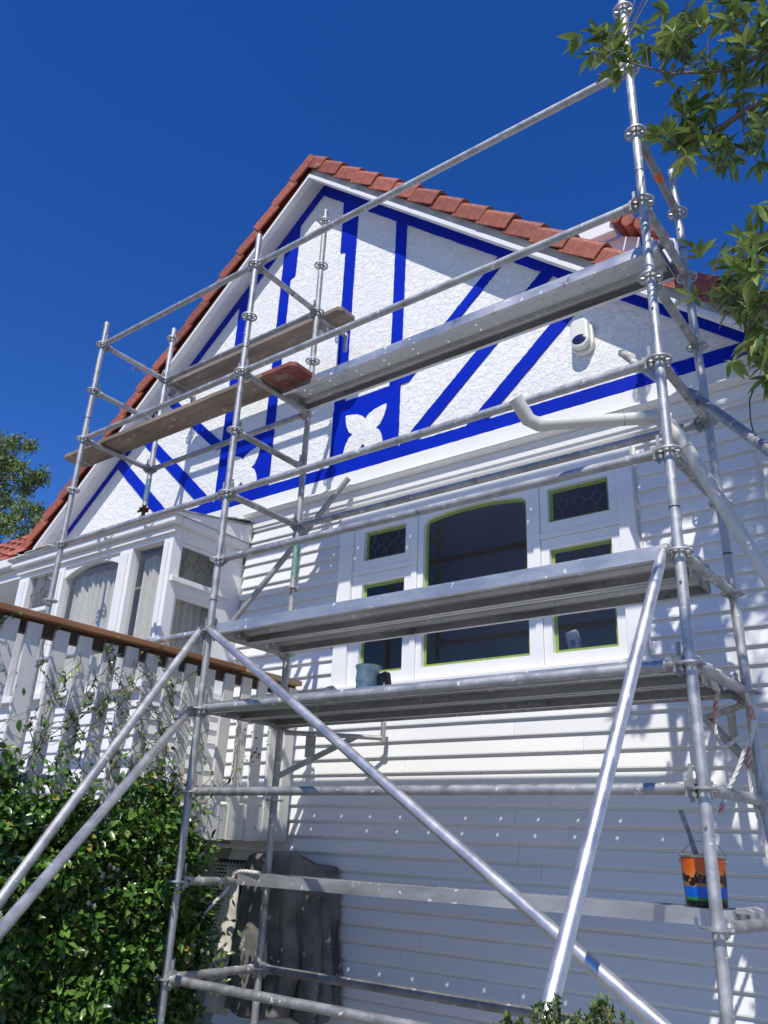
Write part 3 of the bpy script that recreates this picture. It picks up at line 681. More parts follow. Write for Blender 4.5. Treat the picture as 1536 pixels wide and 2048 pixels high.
# hop-up brackets
def hopup(s, k, end, drop=.30, spig=.11, gus=.16):
    p = node(s, k) + Vector((0, 0, -.05)); e = Vector(end); d = (e - p); L = d.length; d.normalize()
    o = MB().tube(p + d * .03, e, .017, n=14).build('hop_up_bracket', GALVD, scaf, smooth=40)
    lo = p + Vector((0, 0, -drop))
    u_ = (p + d * L * .74 - lo); c = lo + u_ * .5; n_ = d.cross(Vector((0, 0, 1))).normalized()
    MB().obox(c, u_ * .5, n_ * .012, u_.cross(n_).normalized() * .019).build('brace_plate', GALVD, o)
    c = p + d * L * .30; MB().obox(c + Vector((0, 0, -gus / 2)), d * .035, n_ * .004, (0, 0, gus / 2)).build('gusset', GALVD, o)
    MB().tube(e + Vector((0, 0, -.025)), e + Vector((0, 0, spig)), .019, n=14).build('spigot', GALV, o, smooth=40)
hopup('C', 3, (.53, 1.24, 1.45)); hopup('D', 3, (2.70, 1.20, 1.44), .32)
hopup('C', 10, (0.01, 1.13, 4.97), .16, .03, .08); hopup('F', 10, (-2.03, 1.12, 4.97), .16, .03, .08)
MB().tube((0.02, 1.12, 4.97), (.02, 1.12, 4.80), .017, n=12).build('hanging_peg', GALV, scaf, smooth=40)
MB().tube((-2.03, 1.10, 4.97), (-2.03, 1.10, 4.82), .017, n=12).build('hanging_peg', GALV, scaf, smooth=40)

# ------------------------------------------------------------------ planks
def plank(label, x0, x1, y0, y1, zt, holes=True, h=.062, hx0=.12, hstep=.26, rows=(.40, .60)):
    t = thing('scaffold_plank', label, 'scaffold plank', ((x0 + x1) / 2, (y0 + y1) / 2, zt - h), 'metal planks on the scaffold')
    wd = y1 - y0; mb = MB(); th = .003; hr = .0078; hc = .02
    xs = []
    x = x0 + hx0
    while x < x1 - .08: xs.append(x); x += hstep
    def rect(xa, xb, ya, yb): mb.box(xa, xb, ya, yb, zt - th, zt)
    prev = x0; ry = [y0 + wd * r_ for r_ in rows]
    for i, xh in enumerate(xs if holes else []):
        rect(prev, xh - hc, y0 + .004, y1 - .004)
        py = y0 + .004
        for j, yh in enumerate(ry):
            rect(xh - hc, xh + hc, py, yh - hc); py = yh + hc
            V = []; F = []
            for k in range(8):
                a = math.pi / 8 + k * math.pi / 4
                sx, sy = math.cos(a), math.sin(a); mxx = max(abs(sx), abs(sy))
                V += [(xh + hr * sx, yh + hr * sy, zt), (xh + hc * sx / mxx, yh + hc * sy / mxx, zt), (xh + hr * sx, yh + hr * sy, zt - th), (xh + hc * sx / mxx, yh + hc * sy / mxx, zt - th)]
            for k in range(8):
                a, b_ = k * 4, ((k + 1) % 8) * 4
                F += [(a, a + 1, b_ + 1, b_), (a + 2, b_ + 2, b_ + 3, a + 3), (a, b_, b_ + 2, a + 2)]
            # corner triangles of the square cell
            for cxs, cys, k in ((1, 1, 0), (-1, 1, 2), (-1, -1, 4), (1, -1, 6)):
                V.append((xh + hc * cxs, yh + hc * cys, zt)); V.append((xh + hc * cxs, yh + hc * cys, zt - th)); n_ = len(V)
                F += [(k * 4 + 1, n_ - 2, ((k + 1) % 8) * 4 + 1), (k * 4 + 3, ((k + 1) % 8) * 4 + 3, n_ - 1)]
            mb.add(V, F)
        rect(xh - hc, xh + hc, py, y1 - .004); prev = xh + hc
    rect(prev, x1, y0 + .004, y1 - .004)
    mb.build('deck_sheet', ALUP, t)
    for ya, yb, yl in ((y0, y0 + .004, (y0 + .004, y0 + .028)), (y1 - .004, y1, (y1 - .028, y1 - .004))):
        MB().box(x0, x1, ya, yb, zt - h, zt + .004).box(x0, x1, yl[0], yl[1], zt - h, zt - h + .003).build('side_rail', ALUP, t)
    for f_ in (.20, .80):
        yc = y0 + wd * f_; MB().prismx([(yc - .028, zt - th - .0005), (yc - .017, zt - .026), (yc + .017, zt - .026), (yc + .028, zt - th - .0005)], x0 + .02, x1 - .02).build('stiffening_rib', ALUP, t)
    rv = MB()
    for i in range(int((x1 - x0) / .3)):
        for f_ in (.20, .80):
            rv.lathe([(.006, 0), (.005, -.003), (.0, -.004)], (x0 + .2 + .3 * i, y0 + wd * f_, zt - .026), 6, False)
    kind(rv.build('rivets', GALV, t), 'stuff')
    for xe, sg in ((x0, -1), (x1, 1)):
        MB().box(min(xe, xe + sg * .006), max(xe, xe + sg * .006), y0 + .002, y1 - .002, zt - h + .004, zt - .001).build('end_plate', GALVD, t)
        for f_ in (.2, .8):
            yc = y0 + wd * f_; X = xe + sg * .006
            MB().prism([(X, zt - .01), (X, zt + .012), (X + sg * .045, zt + .018), (X + sg * .075, zt + .004), (X + sg * .075, zt - .028), (X + sg * .062, zt - .028), (X + sg * .055, zt - .010)], yc - .02, yc + .02).build('hook', GALV, t, bevel=.002)
    return t
PX0, PX1 = .06, LX - .06
plank('upper metal plank high across the gable just under the alarm siren', PX0, PX1, .37, .69, 4.035)
plank('metal plank across the front of the window, outer one of its pair', PX0, PX1, .005, .325, 2.045)
plank('metal plank across the middle of the window, inner one nearest the wall', PX0, PX1, .335, .655, 2.045)
plank('metal plank below the window sill, outer one behind the front ledger', PX0, PX1, .03, .33, 1.538)
plank('metal plank below the window sill carrying the teal paint pot', PX0, PX1, .345, .655, 1.538)
plank('lowest metal plank, carrying the orange and blue paint tin', PX0, PX1 - .0, .42, .66, .545)
def tplank(label, x0, x1, y0, y1, z0, z1, red=None):
    t = thing('timber_plank', label, 'timber plank', ((x0 + x1) / 2, (y0 + y1) / 2, z0), 'timber planks on the scaffold')
    xr = red if red else x1
    mb = MB(); ch = .035
    poly = [(x0 + ch, y0), (xr, y0), (xr, y1), (x0 + ch, y1), (x0, y1 - ch), (x0, y0 + ch)] if red else [(x0 + ch, y0), (x1 - ch, y0), (x1, y0 + ch), (x1, y1 - ch), (x1 - ch, y1), (x0 + ch, y1), (x0, y1 - ch), (x0, y0 + ch)]
    n = len(poly); mb.add([(x, y, z0) for x, y in poly] + [(x, y, z1) for x, y in poly], [tuple(reversed(range(n))), tuple(range(n, 2 * n))] + [(i, (i + 1) % n, (i + 1) % n + n, i + n) for i in range(n)])
    mb.build('board', TIMB, t, bevel=.003)
    if red:
        poly = [(xr, y0 + .001), (x1 - ch, y0 + .001), (x1, y0 + ch), (x1, y1 - ch), (x1 - ch, y1 - .001), (xr, y1 - .001)]; n = 6; mb = MB()
        mb.add([(x, y, z0 + .001) for x, y in poly] + [(x, y, z1 - .001) for x, y in poly], [tuple(reversed(range(n))), tuple(range(n, 2 * n))] + [(i, (i + 1) % n, (i + 1) % n + n, i + n) for i in range(n)])
        mb.build('red_painted_end', REDT, t, bevel=.003)
    MB().box(x0 + .10, x0 + .13, y0 - .001, y1 + .001, z0 - .001, z1 + .001).build('end_strap', GALVD, t)
    return t
tplank('timber plank on the left bay with a red painted end', -2.62, .37, .16, .41, 4.027, 4.066, .04)
tplank('upper timber plank against the gable, resting on the hop-up brackets', -2.10, .20, .82, 1.05, 5.005, 5.043)

# ================================================================== DECK AND BALUSTRADE
deck = thing('deck', 'raised timber deck with white upright boards and brown stained handrail', 'deck', (-2.2, -.6, GZ))
XD = -.36
for k in range(24):
    x1 = XD - .05 - k * .14; bx('deck_board', TIMB, deck, x1 - .135, x1, -2.6, YF - .1 if x1 < BX1 + .05 else YW - .03, .90, .93)
bx('rim_joist', DARKT, deck, XD - .075, XD - .03, -2.6, 1.27, .76, .898)
bx('lower_rail', OLDW, deck, XD - .066, XD - .024, -2.6, 1.27, .985, 1.04)
bx('top_plate', DARKT, deck, XD - .066, XD - .024, -2.6, 1.27, 1.80, 1.885)
bx('handrail', RAILM, deck, XD - .085, XD + .045, -2.7, .66, 1.886, 1.926, .006)
bx('handrail_end', RAWT, deck, XD - .085, XD + .045, .663, 1.27, 1.886, 1.924, .005)
bm_ = fin_mesh(MB().box(0, .022, 0, .094, 0, 1.12), 'baluster', OLDW)
y = -2.6; k = 0
while y < 1.2:
    put('baluster', bm_, (XD - .022, y, .745 + random.uniform(-.012, .006)), deck, Matrix.Rotation(random.uniform(-.012, .012), 3, 'X'))
    y += .172 + random.uniform(-.012, .012); k += 1
for k in range(20):  # dark panels added as the shade under the deck, behind the hedge
    bx('under_deck_shade_panel', DARKT, deck, XD - .16, XD - .14, -2.6 + k * .145, -2.6 + k * .145 + .142, GZ, .755)
# outside boards closing the deck edge
y = .30
while y < 1.2:
    bx('skirt_board', OLDW, deck, XD - .0225, XD - .005, y, y + .085, .742, .96 + random.uniform(-.01, .01)); y += .089
for yy in (-2.2, -.4):
    bx('deck_post', DARKT, deck, XD - .18, XD - .09, yy, yy + .09, GZ, .90)

# ================================================================== THINGS ON AND ABOUT THE SCAFFOLD
# paint tin with sunset print
def tin_mat():
    M = bpy.data.materials.new('sunset_print'); M.use_nodes = True; N = M.node_tree.nodes; L = M.node_tree.links; b = N['Principled BSDF']
    b.inputs['Roughness'].default_value = .35
    tc = N.new('ShaderNodeTexCoord'); sx = N.new('ShaderNodeSeparateXYZ'); L.new(tc.outputs['Generated'], sx.inputs[0])
    r = N.new('ShaderNodeValToRGB'); r.color_ramp.interpolation = 'LINEAR'; e = r.color_ramp.elements
    st = [(0, (.004, .004, .006)), (.12, (.004, .004, .006)), (.125, (.02, .16, .05)), (.19, (.03, .22, .07)), (.195, (.0, .10, .55)), (.40, (.0, .12, .62)), (.41, (.30, .16, .06)), (.60, (.55, .20, .05)), (.75, (.62, .12, .02)), (1, (.60, .08, .012))]
    e[0].position, e[0].color = st[0][0], (*st[0][1], 1); e[1].position, e[1].color = st[-1][0], (*st[-1][1], 1)
    for p_, c in st[1:-1]: k = e.new(p_); k.color = (*c, 1)
    L.new(sx.outputs[2], r.inputs[0])
    n = N.new('ShaderNodeTexNoise'); n.inputs['Scale'].default_value = 5.5; n.inputs['Detail'].default_value = 7; n.inputs['Roughness'].default_value = .7
    L.new(tc.outputs['Generated'], n.inputs['Vector'])
    # tree crown silhouette: noise inside a band about z=.55
    a = N.new('ShaderNodeMath'); a.operation = 'SUBTRACT'; a.inputs[1].default_value = .56; L.new(sx.outputs[2], a.inputs[0])
    c = N.new('ShaderNodeMath'); c.operation = 'ABSOLUTE'; L.new(a.outputs[0], c.inputs[0])
    d = N.new('ShaderNodeMath'); d.operation = 'MULTIPLY_ADD'; d.inputs[1].default_value = -1.1; d.inputs[2].default_value = .12; L.new(c.outputs[0], d.inputs[0])
    s = N.new('ShaderNodeMath'); s.operation = 'ADD'; L.new(n.outputs[0], s.inputs[0]); L.new(d.outputs[0], s.inputs[1])
    g = N.new('ShaderNodeMath'); g.operation = 'GREATER_THAN'; g.inputs[1].default_value = .535; L.new(s.outputs[0], g.inputs[0])
    mx = N.new('ShaderNodeMix'); mx.data_type = 'RGBA'; L.new(g.outputs[0], mx.inputs[0]); L.new(r.outputs[0], mx.inputs[6]); mx.inputs[7].default_value = (.008, .006, .008, 1)
    L.new(mx.outputs[2], b.inputs['Base Color']); return M
TX, TY, TZ = 2.882, .545, .549
tin = thing('paint_tin', 'paint tin printed with orange sunset, black tree and blue sea on lowest plank', 'paint tin', (TX, TY, TZ))
MB().lathe([(.086, .002), (.088, .015), (.096, .20)], (TX, TY, TZ), 36, False).build('printed_body', tin_mat(), tin, smooth=50)
MB().lathe([(.0, .003), (.085, .003)], (TX, TY, TZ), 36, False).build('bottom', TINM, tin)
MB().lathe([(.096, .199), (.100, .201), (.101, .208), (.096, .212), (.092, .208), (.091, .17)], (TX, TY, TZ), 36, False).build('rim', TINM, tin, smooth=50)
MB().lathe([(.091, .165), (0, .165)], (TX, TY, TZ), 24, False).build('paint', mat('wet_white_paint', (.78, .78, .76), None, .15), tin)
MB().path([(TX + .101 * math.cos(t), TY + .02, TZ + .185 + .085 * math.sin(t)) for t in [math.pi * q / 16 for q in range(17)]], .0022, 6).build('bail_handle', TINM, tin, smooth=60)
for s in (-1, 1): MB().tube((TX + s * .094, TY, TZ + .185), (TX + s * .107, TY, TZ + .185), .009, n=10).build('bail_ear', TINM, tin)
br = thing('paint_brush', 'grey paint brush standing in the sunset printed paint tin', 'paint brush', (TX - .03, TY, TZ + .19))
MB().path([(TX - .02, TY + .02, TZ + .15), (TX - .055, TY + .02, TZ + .30), (TX - .085, TY + .02, TZ + .40)], [.015, .010, .012], 8).build('handle', mat('grey_handle', (.18, .18, .18), (.36, .36, .35), .6, nscale=40), br, smooth=60)
MB().box(TX - .05, TX - .005, TY + .01, TY + .028, TZ + .12, TZ + .19).build('bristles', BLACKP, br)
# teal paint pot on the plank below the window
QX, QY, QZ = .955, .50, 1.544
pot = thing('paint_pot', 'open paint pot smeared with teal paint on the plank under the window', 'paint pot', (QX, QY, QZ))
MB().lathe([(.070, .0), (.072, .01), (.074, .21), (.080, .222), (.083, .232), (.078, .238), (.073, .23), (.066, .02)], (QX, QY, QZ), 30, False).build('body', TEAL, pot, smooth=50)
MB().lathe([(.066, .06), (0, .06)], (QX, QY, QZ), 20, False).build('paint', mat('teal_wet', (.01, .13, .19), None, .2), pot)
MB().path([(QX + .078 * math.cos(t), QY - .01 - .05 * math.sin(t), QZ + .20 - .10 * math.sin(t)) for t in [math.pi * q / 14 for q in range(15)]], .003, 6).build('bail_handle', TINM, pot)
bk = thing('brush_holder', 'small black paint pad leaning behind the teal pot', 'paint pad', (QX + .13, QY + .02, QZ))
MB().obox((QX + .120, QY + .02, QZ + .10), (.034, 0, .008), (0, .03, 0), (-.015, 0, .085)).build('pad', BLACKP, bk, bevel=.008)
MB().obox((QX + .145, QY - .012, QZ + .06), (.006, 0, .001), (0, .003, 0), (-.008, 0, .06)).build('grip', PLASW, bk)
# rag lump
def lump(name, label, cat, c, r, mt, n=20, seed=1, amp=.25):
    g = np.random.default_rng(seed); V = []; F = []; ph = g.uniform(0, 6, 12)
    for a in range(n + 1):
        for b_ in range(n * 2):
            t = math.pi * a / n; q = math.pi * b_ / n
            k = 1 + amp * (math.sin(3 * q + ph[0] + 2 * t) * .5 + math.sin(5 * t + ph[1]) * .3 + math.sin(7 * q - 3 * t + ph[2]) * .25)
            z = math.cos(t) * r[2] * k
            V.append((c[0] + r[0] * math.sin(t) * math.cos(q) * k, c[1] + r[1] * math.sin(t) * math.sin(q) * k, c[2] + max(z, -.002)))
    m2 = n * 2
    for a in range(n):
        for b_ in range(m2): F.append((a * m2 + b_, (a + 1) * m2 + b_, (a + 1) * m2 + (b_ + 1) % m2, a * m2 + (b_ + 1) % m2))
    mb = MB(); mb.add(V, F); o = mb.build(name, mt, None, smooth=70); return tag(o, label, cat)
lump('rag', 'crumpled white rag on the plank left of the teal paint pot', 'rag', (.68, .47, 1.542), (.10, .07, .115), CLOTHL, 14, 3, .18)
# small card box behind the right casement
cb = thing('sealant_box', 'slim white box with orange end behind the lower right window pane', 'box', (1.93, YW + .10, 1.89))
MB().obox((1.925, YW + .12, 2.00), (.038, 0, .010), (0, .02, 0), (-.022, 0, .10)).build('carton', CARD, cb)
MB().obox((1.950, YW + .116, 1.915), (.0385, 0, .010), (0, .0205, 0), (-.006, 0, .026)).build('orange_end', ORANGE, cb)
MB().obox((1.922, YW + .0985, 2.02), (.014, 0, .004), (0, .0005, 0), (-.005, 0, .022)).build('printed_mark', GALVD, cb)
MB().box(1.78, 2.33, YW + .105, YW + .165, 1.85, 1.889).build('inner_sill', WHITE, win)

# downpipe slung across the scaffold
dp = thing('downpipe', 'detached white plastic downpipe slung between the right scaffold posts', 'downpipe', (3.05, .07, 2.6))
P1, P2, P3, P4, P5 = Vector((2.475, -.36, 2.80)), Vector((2.512, -.265, 2.683)), Vector((3.035, .10, 2.742)), Vector((3.105, .085, 2.62)), at(1580, 1222, 3.45)
PR = .032
MB().path([P1, P1 + (P2 - P1) * .8, P2 + (P3 - P2) * .06, P2 + (P3 - P2) * .12], PR + .004, 18).build('elbow', PVC, dp, smooth=50)
MB().tube(P2 + (P3 - P2) * .05, P3 - (P3 - P2) * .1, PR, n=22).build('cross_run', PVC, dp, smooth=50)
MB().path([P3 - (P3 - P2) * .18, P3 - (P3 - P2) * .04, P3 + (P4 - P3) * .5, P4 + (P5 - P4) * .03, P4 + (P5 - P4) * .09], PR + .004, 18).build('bend', PVC, dp, smooth=50)
MB().tube(P4, P5, PR, n=22).build('fall_run', PVC, dp, smooth=50)
MB().tube(P2 + (P3 - P2) * .70, P2 + (P3 - P2) * .705, PR + .0012, n=22).build('joint', GALVD, dp)

# ropes
def rope(name, label, pts, r=.009, reds=(), turns=60):
    t = thing(name, label, 'rope', pts[0])
    P_ = [Vector(p) for p in pts]; D = []
    for i in range(len(P_) - 1):
        p0 = P_[max(i - 1, 0)]; p1 = P_[i]; p2 = P_[i + 1]; p3 = P_[min(i + 2, len(P_) - 1)]
        for k in range(14):
            s = k / 14
            D.append(.5 * ((2 * p1) + (p2 - p0) * s + (2 * p0 - 5 * p1 + 4 * p2 - p3) * s * s + (3 * p1 - p0 - 3 * p2 + p3) * s ** 3))
    D.append(P_[-1]); L = [0]
    for i in range(1, len(D)): L.append(L[-1] + (D[i] - D[i - 1]).length)
    for st in range(3):
        pth = []
        for i, p in enumerate(D):
            d = (D[min(i + 1, len(D) - 1)] - D[max(i - 1, 0)]).normalized(); a = d.orthogonal().normalized(); b_ = d.cross(a)
            q = turns * L[i] + st * 2.094; pth.append(p + (a * math.cos(q) + b_ * math.sin(q)) * r * .55)
        MB().path(pth, r * .62, 6).build('strand', ROPE, t, smooth=80)
    for f0, f1 in reds:
        i0, i1 = int(f0 * (len(D) - 1)), max(int(f1 * (len(D) - 1)), int(f0 * (len(D) - 1)) + 1)
        MB().path(D[i0:i1 + 1], r * 1.12, 8).build('red_whipping', ROPER, t, smooth=80)
    return t
rope('rope', 'frayed white rope hanging from the lowest plank in front of the vent', [(.25, .40, .560), (.10, .42, .562), (.02, .44, .54), (-.04, .42, .44), (-.14, .36, .30), (-.17, .33, .12), (-.15, .30, -.02), (-.14, .22, -.12)], .010, ((.24, .31), (.80, .84), (.93, .99)))
rope('rope', 'white and red rope tied round the right rear post', [(3.06, .70, 1.56), (3.12, .66, 1.50), (3.14, .68, 1.36), (3.10, .69, 1.22), (3.09, .69, 1.05), (3.12, .68, .85), (3.14, .69, .5), (3.17, .68, .1), (3.16, .69, -.4)], .010, ((.05, .12), (.20, .25), (.36, .44)))
rope('rope', 'short frayed rope end dangling beside the right rear post', [(3.02, .60, 1.50), (2.99, .61, 1.40), (2.98, .62, 1.30), (3.01, .63, 1.24), (3.07, .66, 1.28)], .009, ((.15, .40),))
rope('rope', 'twisted rope tail swinging free under the small right bracket', [(3.11, .66, 1.27), (3.06, .63, 1.14), (3.00, .60, 1.02), (2.965, .585, .93)], .009, ((.80, .93),))

# dust sheet draped over a box by the wall
def drape(corner, cen, ztop, zbot, seed, nx=220, nz=70, flare=.06, amp=.075):
    g = np.random.default_rng(seed); ph = g.uniform(0, 6, 8)
    P_ = [Vector((a, b_, 0)) for a, b_ in corner]; Ls = [0]
    for i in range(1, len(P_)): Ls.append(Ls[-1] + (P_[i] - P_[i - 1]).length)
    cen = Vector((cen[0], cen[1], 0)); V = []; F = []
    def ridge(a): return 2 * abs(math.sin(a)) ** .55 - 1.2
    for j in range(nz + 1):
        v = j / nz
        for i in range(nx + 1):
            u_ = i / nx * Ls[-1]; k = max(q for q in range(len(Ls)) if Ls[q] <= u_ + 1e-9); k = min(k, len(P_) - 2)
            p = P_[k].lerp(P_[k + 1], (u_ - Ls[k]) / (Ls[k + 1] - Ls[k])); n_ = (p - cen).normalized(); top = ztop(p.x)
            if v < .22:
                s = v / .22; q = cen.lerp(p, math.sin(s * math.pi / 2)); q.z = top + .012 - .035 * s ** 5 + .006 * math.sin(13 * p.x + 5 * s) * s
                if s < .3: q.z = ztop(cen.x) * (1 - s / .3) + q.z * (s / .3)
            else:
                s = (v - .22) / .78; z = (top - .023) * (1 - s) + zbot * s; gr = min(1, s * 1.6) ** .8
                w_ = u_ + .035 * math.sin(4.2 * s + ph[0]) * s + .02 * math.sin(9 * s + ph[1] + 4 * u_) * s
                fold = amp * gr * (.75 * ridge(w_ * 12 + ph[2]) + .40 * ridge(w_ * 23 + ph[3] + .8 * s) + .10 * math.sin(w_ * 61 + ph[4])) + .010 * math.sin(11 * s + 17 * u_ + ph[5]) + .006 * math.sin(31 * s - 23 * u_)
                q = p + n_ * (fold + flare * s); q.z = z + .02 * math.sin(u_ * 17) * s
            if q.y > YW - .035: q.y = YW - .035
            V.append(tuple(q))
    for j in range(nz):
        for i in range(nx): F.append((j * (nx + 1) + i, j * (nx + 1) + i + 1, (j + 1) * (nx + 1) + i + 1, (j + 1) * (nx + 1) + i))
    mb = MB(); mb.add(V, F); return mb
o = drape([(-.56, 1.30), (-.53, 1.06), (-.40, .95), (.02, .95), (.13, 1.05), (.15, 1.30)], (-.2, 1.25), lambda x: .665 - .25 * max(0, -.35 - x) - .55 * max(0, x - .02), -.30, 2).build('dust_sheet', CLOTH, None, smooth=80)
so = o.modifiers.new('thick', 'SOLIDIFY'); so.thickness = .004
tag(o, 'grey canvas dust sheet draped in folds over a box below the deck end', 'dust sheet')
o = drape([(-.74, 1.30), (-.72, 1.12), (-.66, 1.0), (-.52, .92), (-.44, .94)], (-.52, 1.25), lambda x: .56, -.34, 6, 90, 60, .05, .05).build('dust_sheet', CLOTHL, None, smooth=80)
so = o.modifiers.new('thick', 'SOLIDIFY'); so.thickness = .004
tag(o, 'pale canvas dust sheet hanging beside the vent, left of the grey one', 'dust sheet')
# packing and dust sheet on the bay roof
pk = tag(MB().box(-2.14, -1.92, .66, .83, 3.36, 3.464).build('packing_block', DARKT, None, bevel=.004), 'timber packing block under the rusty jack on the bay roof', 'packing block')
def flat_sheet(name, label, x0, x1, y0, y1, zf, mt, seed, amp=.02, nx=40, ny=14):
    g = np.random.default_rng(seed); ph = g.uniform(0, 6, 8); V = []; F = []
    for j in range(ny + 1):
        for i in range(nx + 1):
            x = x0 + (x1 - x0) * i / nx + .02 * math.sin(j * 1.3 + ph[0]); y = y0 + (y1 - y0) * j / ny + .02 * math.sin(i * .6 + ph[1])
            z = zf(x, y) + amp * (1 + .5 * math.sin(11 * x + ph[2] + 5 * y) + .35 * math.sin(23 * x - 9 * y + ph[3]) + .3 * math.sin(17 * y + ph[4]))
            V.append((x, y, z))
    for j in range(ny):
        for i in range(nx): F.append((j * (nx + 1) + i, j * (nx + 1) + i + 1, (j + 1) * (nx + 1) + i + 1, (j + 1) * (nx + 1) + i))
    mb = MB(); mb.add(V, F); o = mb.build(name, mt, None, smooth=80); s = o.modifiers.new('thick', 'SOLIDIFY'); s.thickness = .006
    return tag(o, label, 'dust sheet')
rfz = lambda x, y: 3.285 + (y - .42) * .1722 + .004
flat_sheet('dust_sheet', 'dirty folded dust sheet on the bay roof round the jack base', -2.5, -1.45, .47, 1.15, rfz, CLOTH, 4, .035)
flat_sheet('dust_sheet', 'pale dust sheet edge on the left end of the bay roof', -3.62, -2.85, .45, .9, rfz, CLOTHL, 5, .028)
flat_sheet('dust_sheet', 'pale sheet corner at the right end of the bay roof by the wall', -1.35, -1.10, .95, 1.29, lambda x, y: rfz(x, y) + .0, CLOTHL, 6, .02, 14, 10)
# loose loops of masking tape at the bay roof edge
for n_, (x, lb) in enumerate(((-2.12, 'loose green masking tape strip left of the jack on the bay roof edge'), (-1.55, 'curled yellow green tape hanging from the bay roof edge by the corner'))):
    mb = MB(); V = []
    for i in range(13):
        t = i / 12; V += [(x + .14 * t, .405 - .01 * math.sin(6 * t), 3.285 - .055 * math.sin(math.pi * t) - (.01 * math.sin(9 * t))), (x + .14 * t + .004, .412, 3.30 - .045 * math.sin(math.pi * t) + .004)]
    mb.add(V, [(2 * i, 2 * i + 2, 2 * i + 3, 2 * i + 1) for i in range(12)])
    tag(mb.build('tape_strip', mat('yellow_green_tape%d' % n_, (.5, .55, .07), None, .6), None), lb, 'tape')
# dry weed growing on the left verge
wd = thing('weed', 'dry grey weed sprouting from the left roof verge', 'weed', (-2.86, 1.02, 5.55))
for s in range(5):
    a = random.uniform(-1.2, .2); ps = [Vector((-2.86 + .03 * s, 1.03, 5.50))]
    for q in range(5): ps.append(ps[-1] + Vector((-.045 + .02 * a, random.uniform(-.01, .01), .055 - .012 * q)))
    mb = MB().path(ps, .0025, 5)
    for p in ps[2:]:
        for k in range(6):
            an = random.uniform(0, 6.28); mb.tube(p, p + Vector((.045 * math.cos(an), 0, .045 * math.sin(an))), .0015, n=4)
    mb.build('stem', WEED, wd)

# ================================================================== VEGETATION
def leaf_template(kind_='lance'):
    if kind_ == 'lance':      # length along +x, 1 unit
        st = [(0, .0, 0), (.18, .085, .01), (.45, .135, .02), (.72, .09, -.01), (1, .0, -.07)]
    else:
        st = [(0, 0, 0), (.2, .17, .01), (.48, .235, .02), (.76, .15, .0), (1, 0, -.04)]
    V = []; 
    for x, wv, z in st:
        if wv == 0: V.append((x, 0, z))
        else: V += [(x, wv, z + wv * .35), (x, 0, z), (x, -wv, z + wv * .35)]
    F = [(0, 2, 1), (0, 3, 2), (1, 2, 5, 4), (2, 3, 6, 5), (4, 5, 8, 7), (5, 6, 9, 8), (7, 8, 10), (8, 9, 10)]
    return np.array(V), F
def frames(dirs, ups):
    x = dirs / np.linalg.norm(dirs, axis=1, keepdims=True)
    y = np.cross(ups, x); y /= np.linalg.norm(y, axis=1, keepdims=True) + 1e-9
    z = np.cross(x, y); return np.stack([x, y, z], 2)
def leaf_mass(name, T, F, pos, R_, sc, mt, parent):
    V = (np.einsum('nij,vj->nvi', R_, T) * sc[:, None, None] + pos[:, None, :]).reshape(-1, 3)
    nv = len(T); n = len(pos)
    loops = []; starts = []; tot = []; c = 0
    base = np.concatenate([np.array(f) for f in F]); lens = np.array([len(f) for f in F])
    li = (base[None, :] + (np.arange(n) * nv)[:, None]).ravel(); lt = np.tile(lens, n); ls = np.concatenate([[0], np.cumsum(lt)[:-1]])
    me = bpy.data.meshes.new(name); me.vertices.add(len(V)); me.vertices.foreach_set('co', V.ravel().astype(np.float32))
    me.loops.add(len(li)); me.loops.foreach_set('vertex_index', li.astype(np.int32))
    me.polygons.add(len(lt)); me.polygons.foreach_set('loop_start', ls.astype(np.int32)); me.polygons.foreach_set('loop_total', lt.astype(np.int32))
    me.update(calc_edges=True); me.validate()
    o = finish(name, me, mt, parent); o['kind'] = 'stuff'; return o
def leaf_objects(T, F, pos, R_, sc, mt, parent):
    mb = MB(); mb.add([tuple(v) for v in T], F); me = mb.mesh('leaf'); me.materials.append(mt)
    for i in range(len(pos)):
        put('leaf', me, Vector(pos[i]), parent, Matrix(R_[i].tolist()), (sc[i],) * 3)
camv = np.array(CAM); fwv = np.array(FW); rtv = np.array(RT); upv = np.array(UP)
def visible(pos):
    d = pos - camv; z = d @ fwv; x = (d @ rtv) / z * 1623.97 + 768; y = 1024 - (d @ upv) / z * 1623.97
    return (z > .3) & (x > 10) & (x < 1526) & (y > 10) & (y < 2038), z

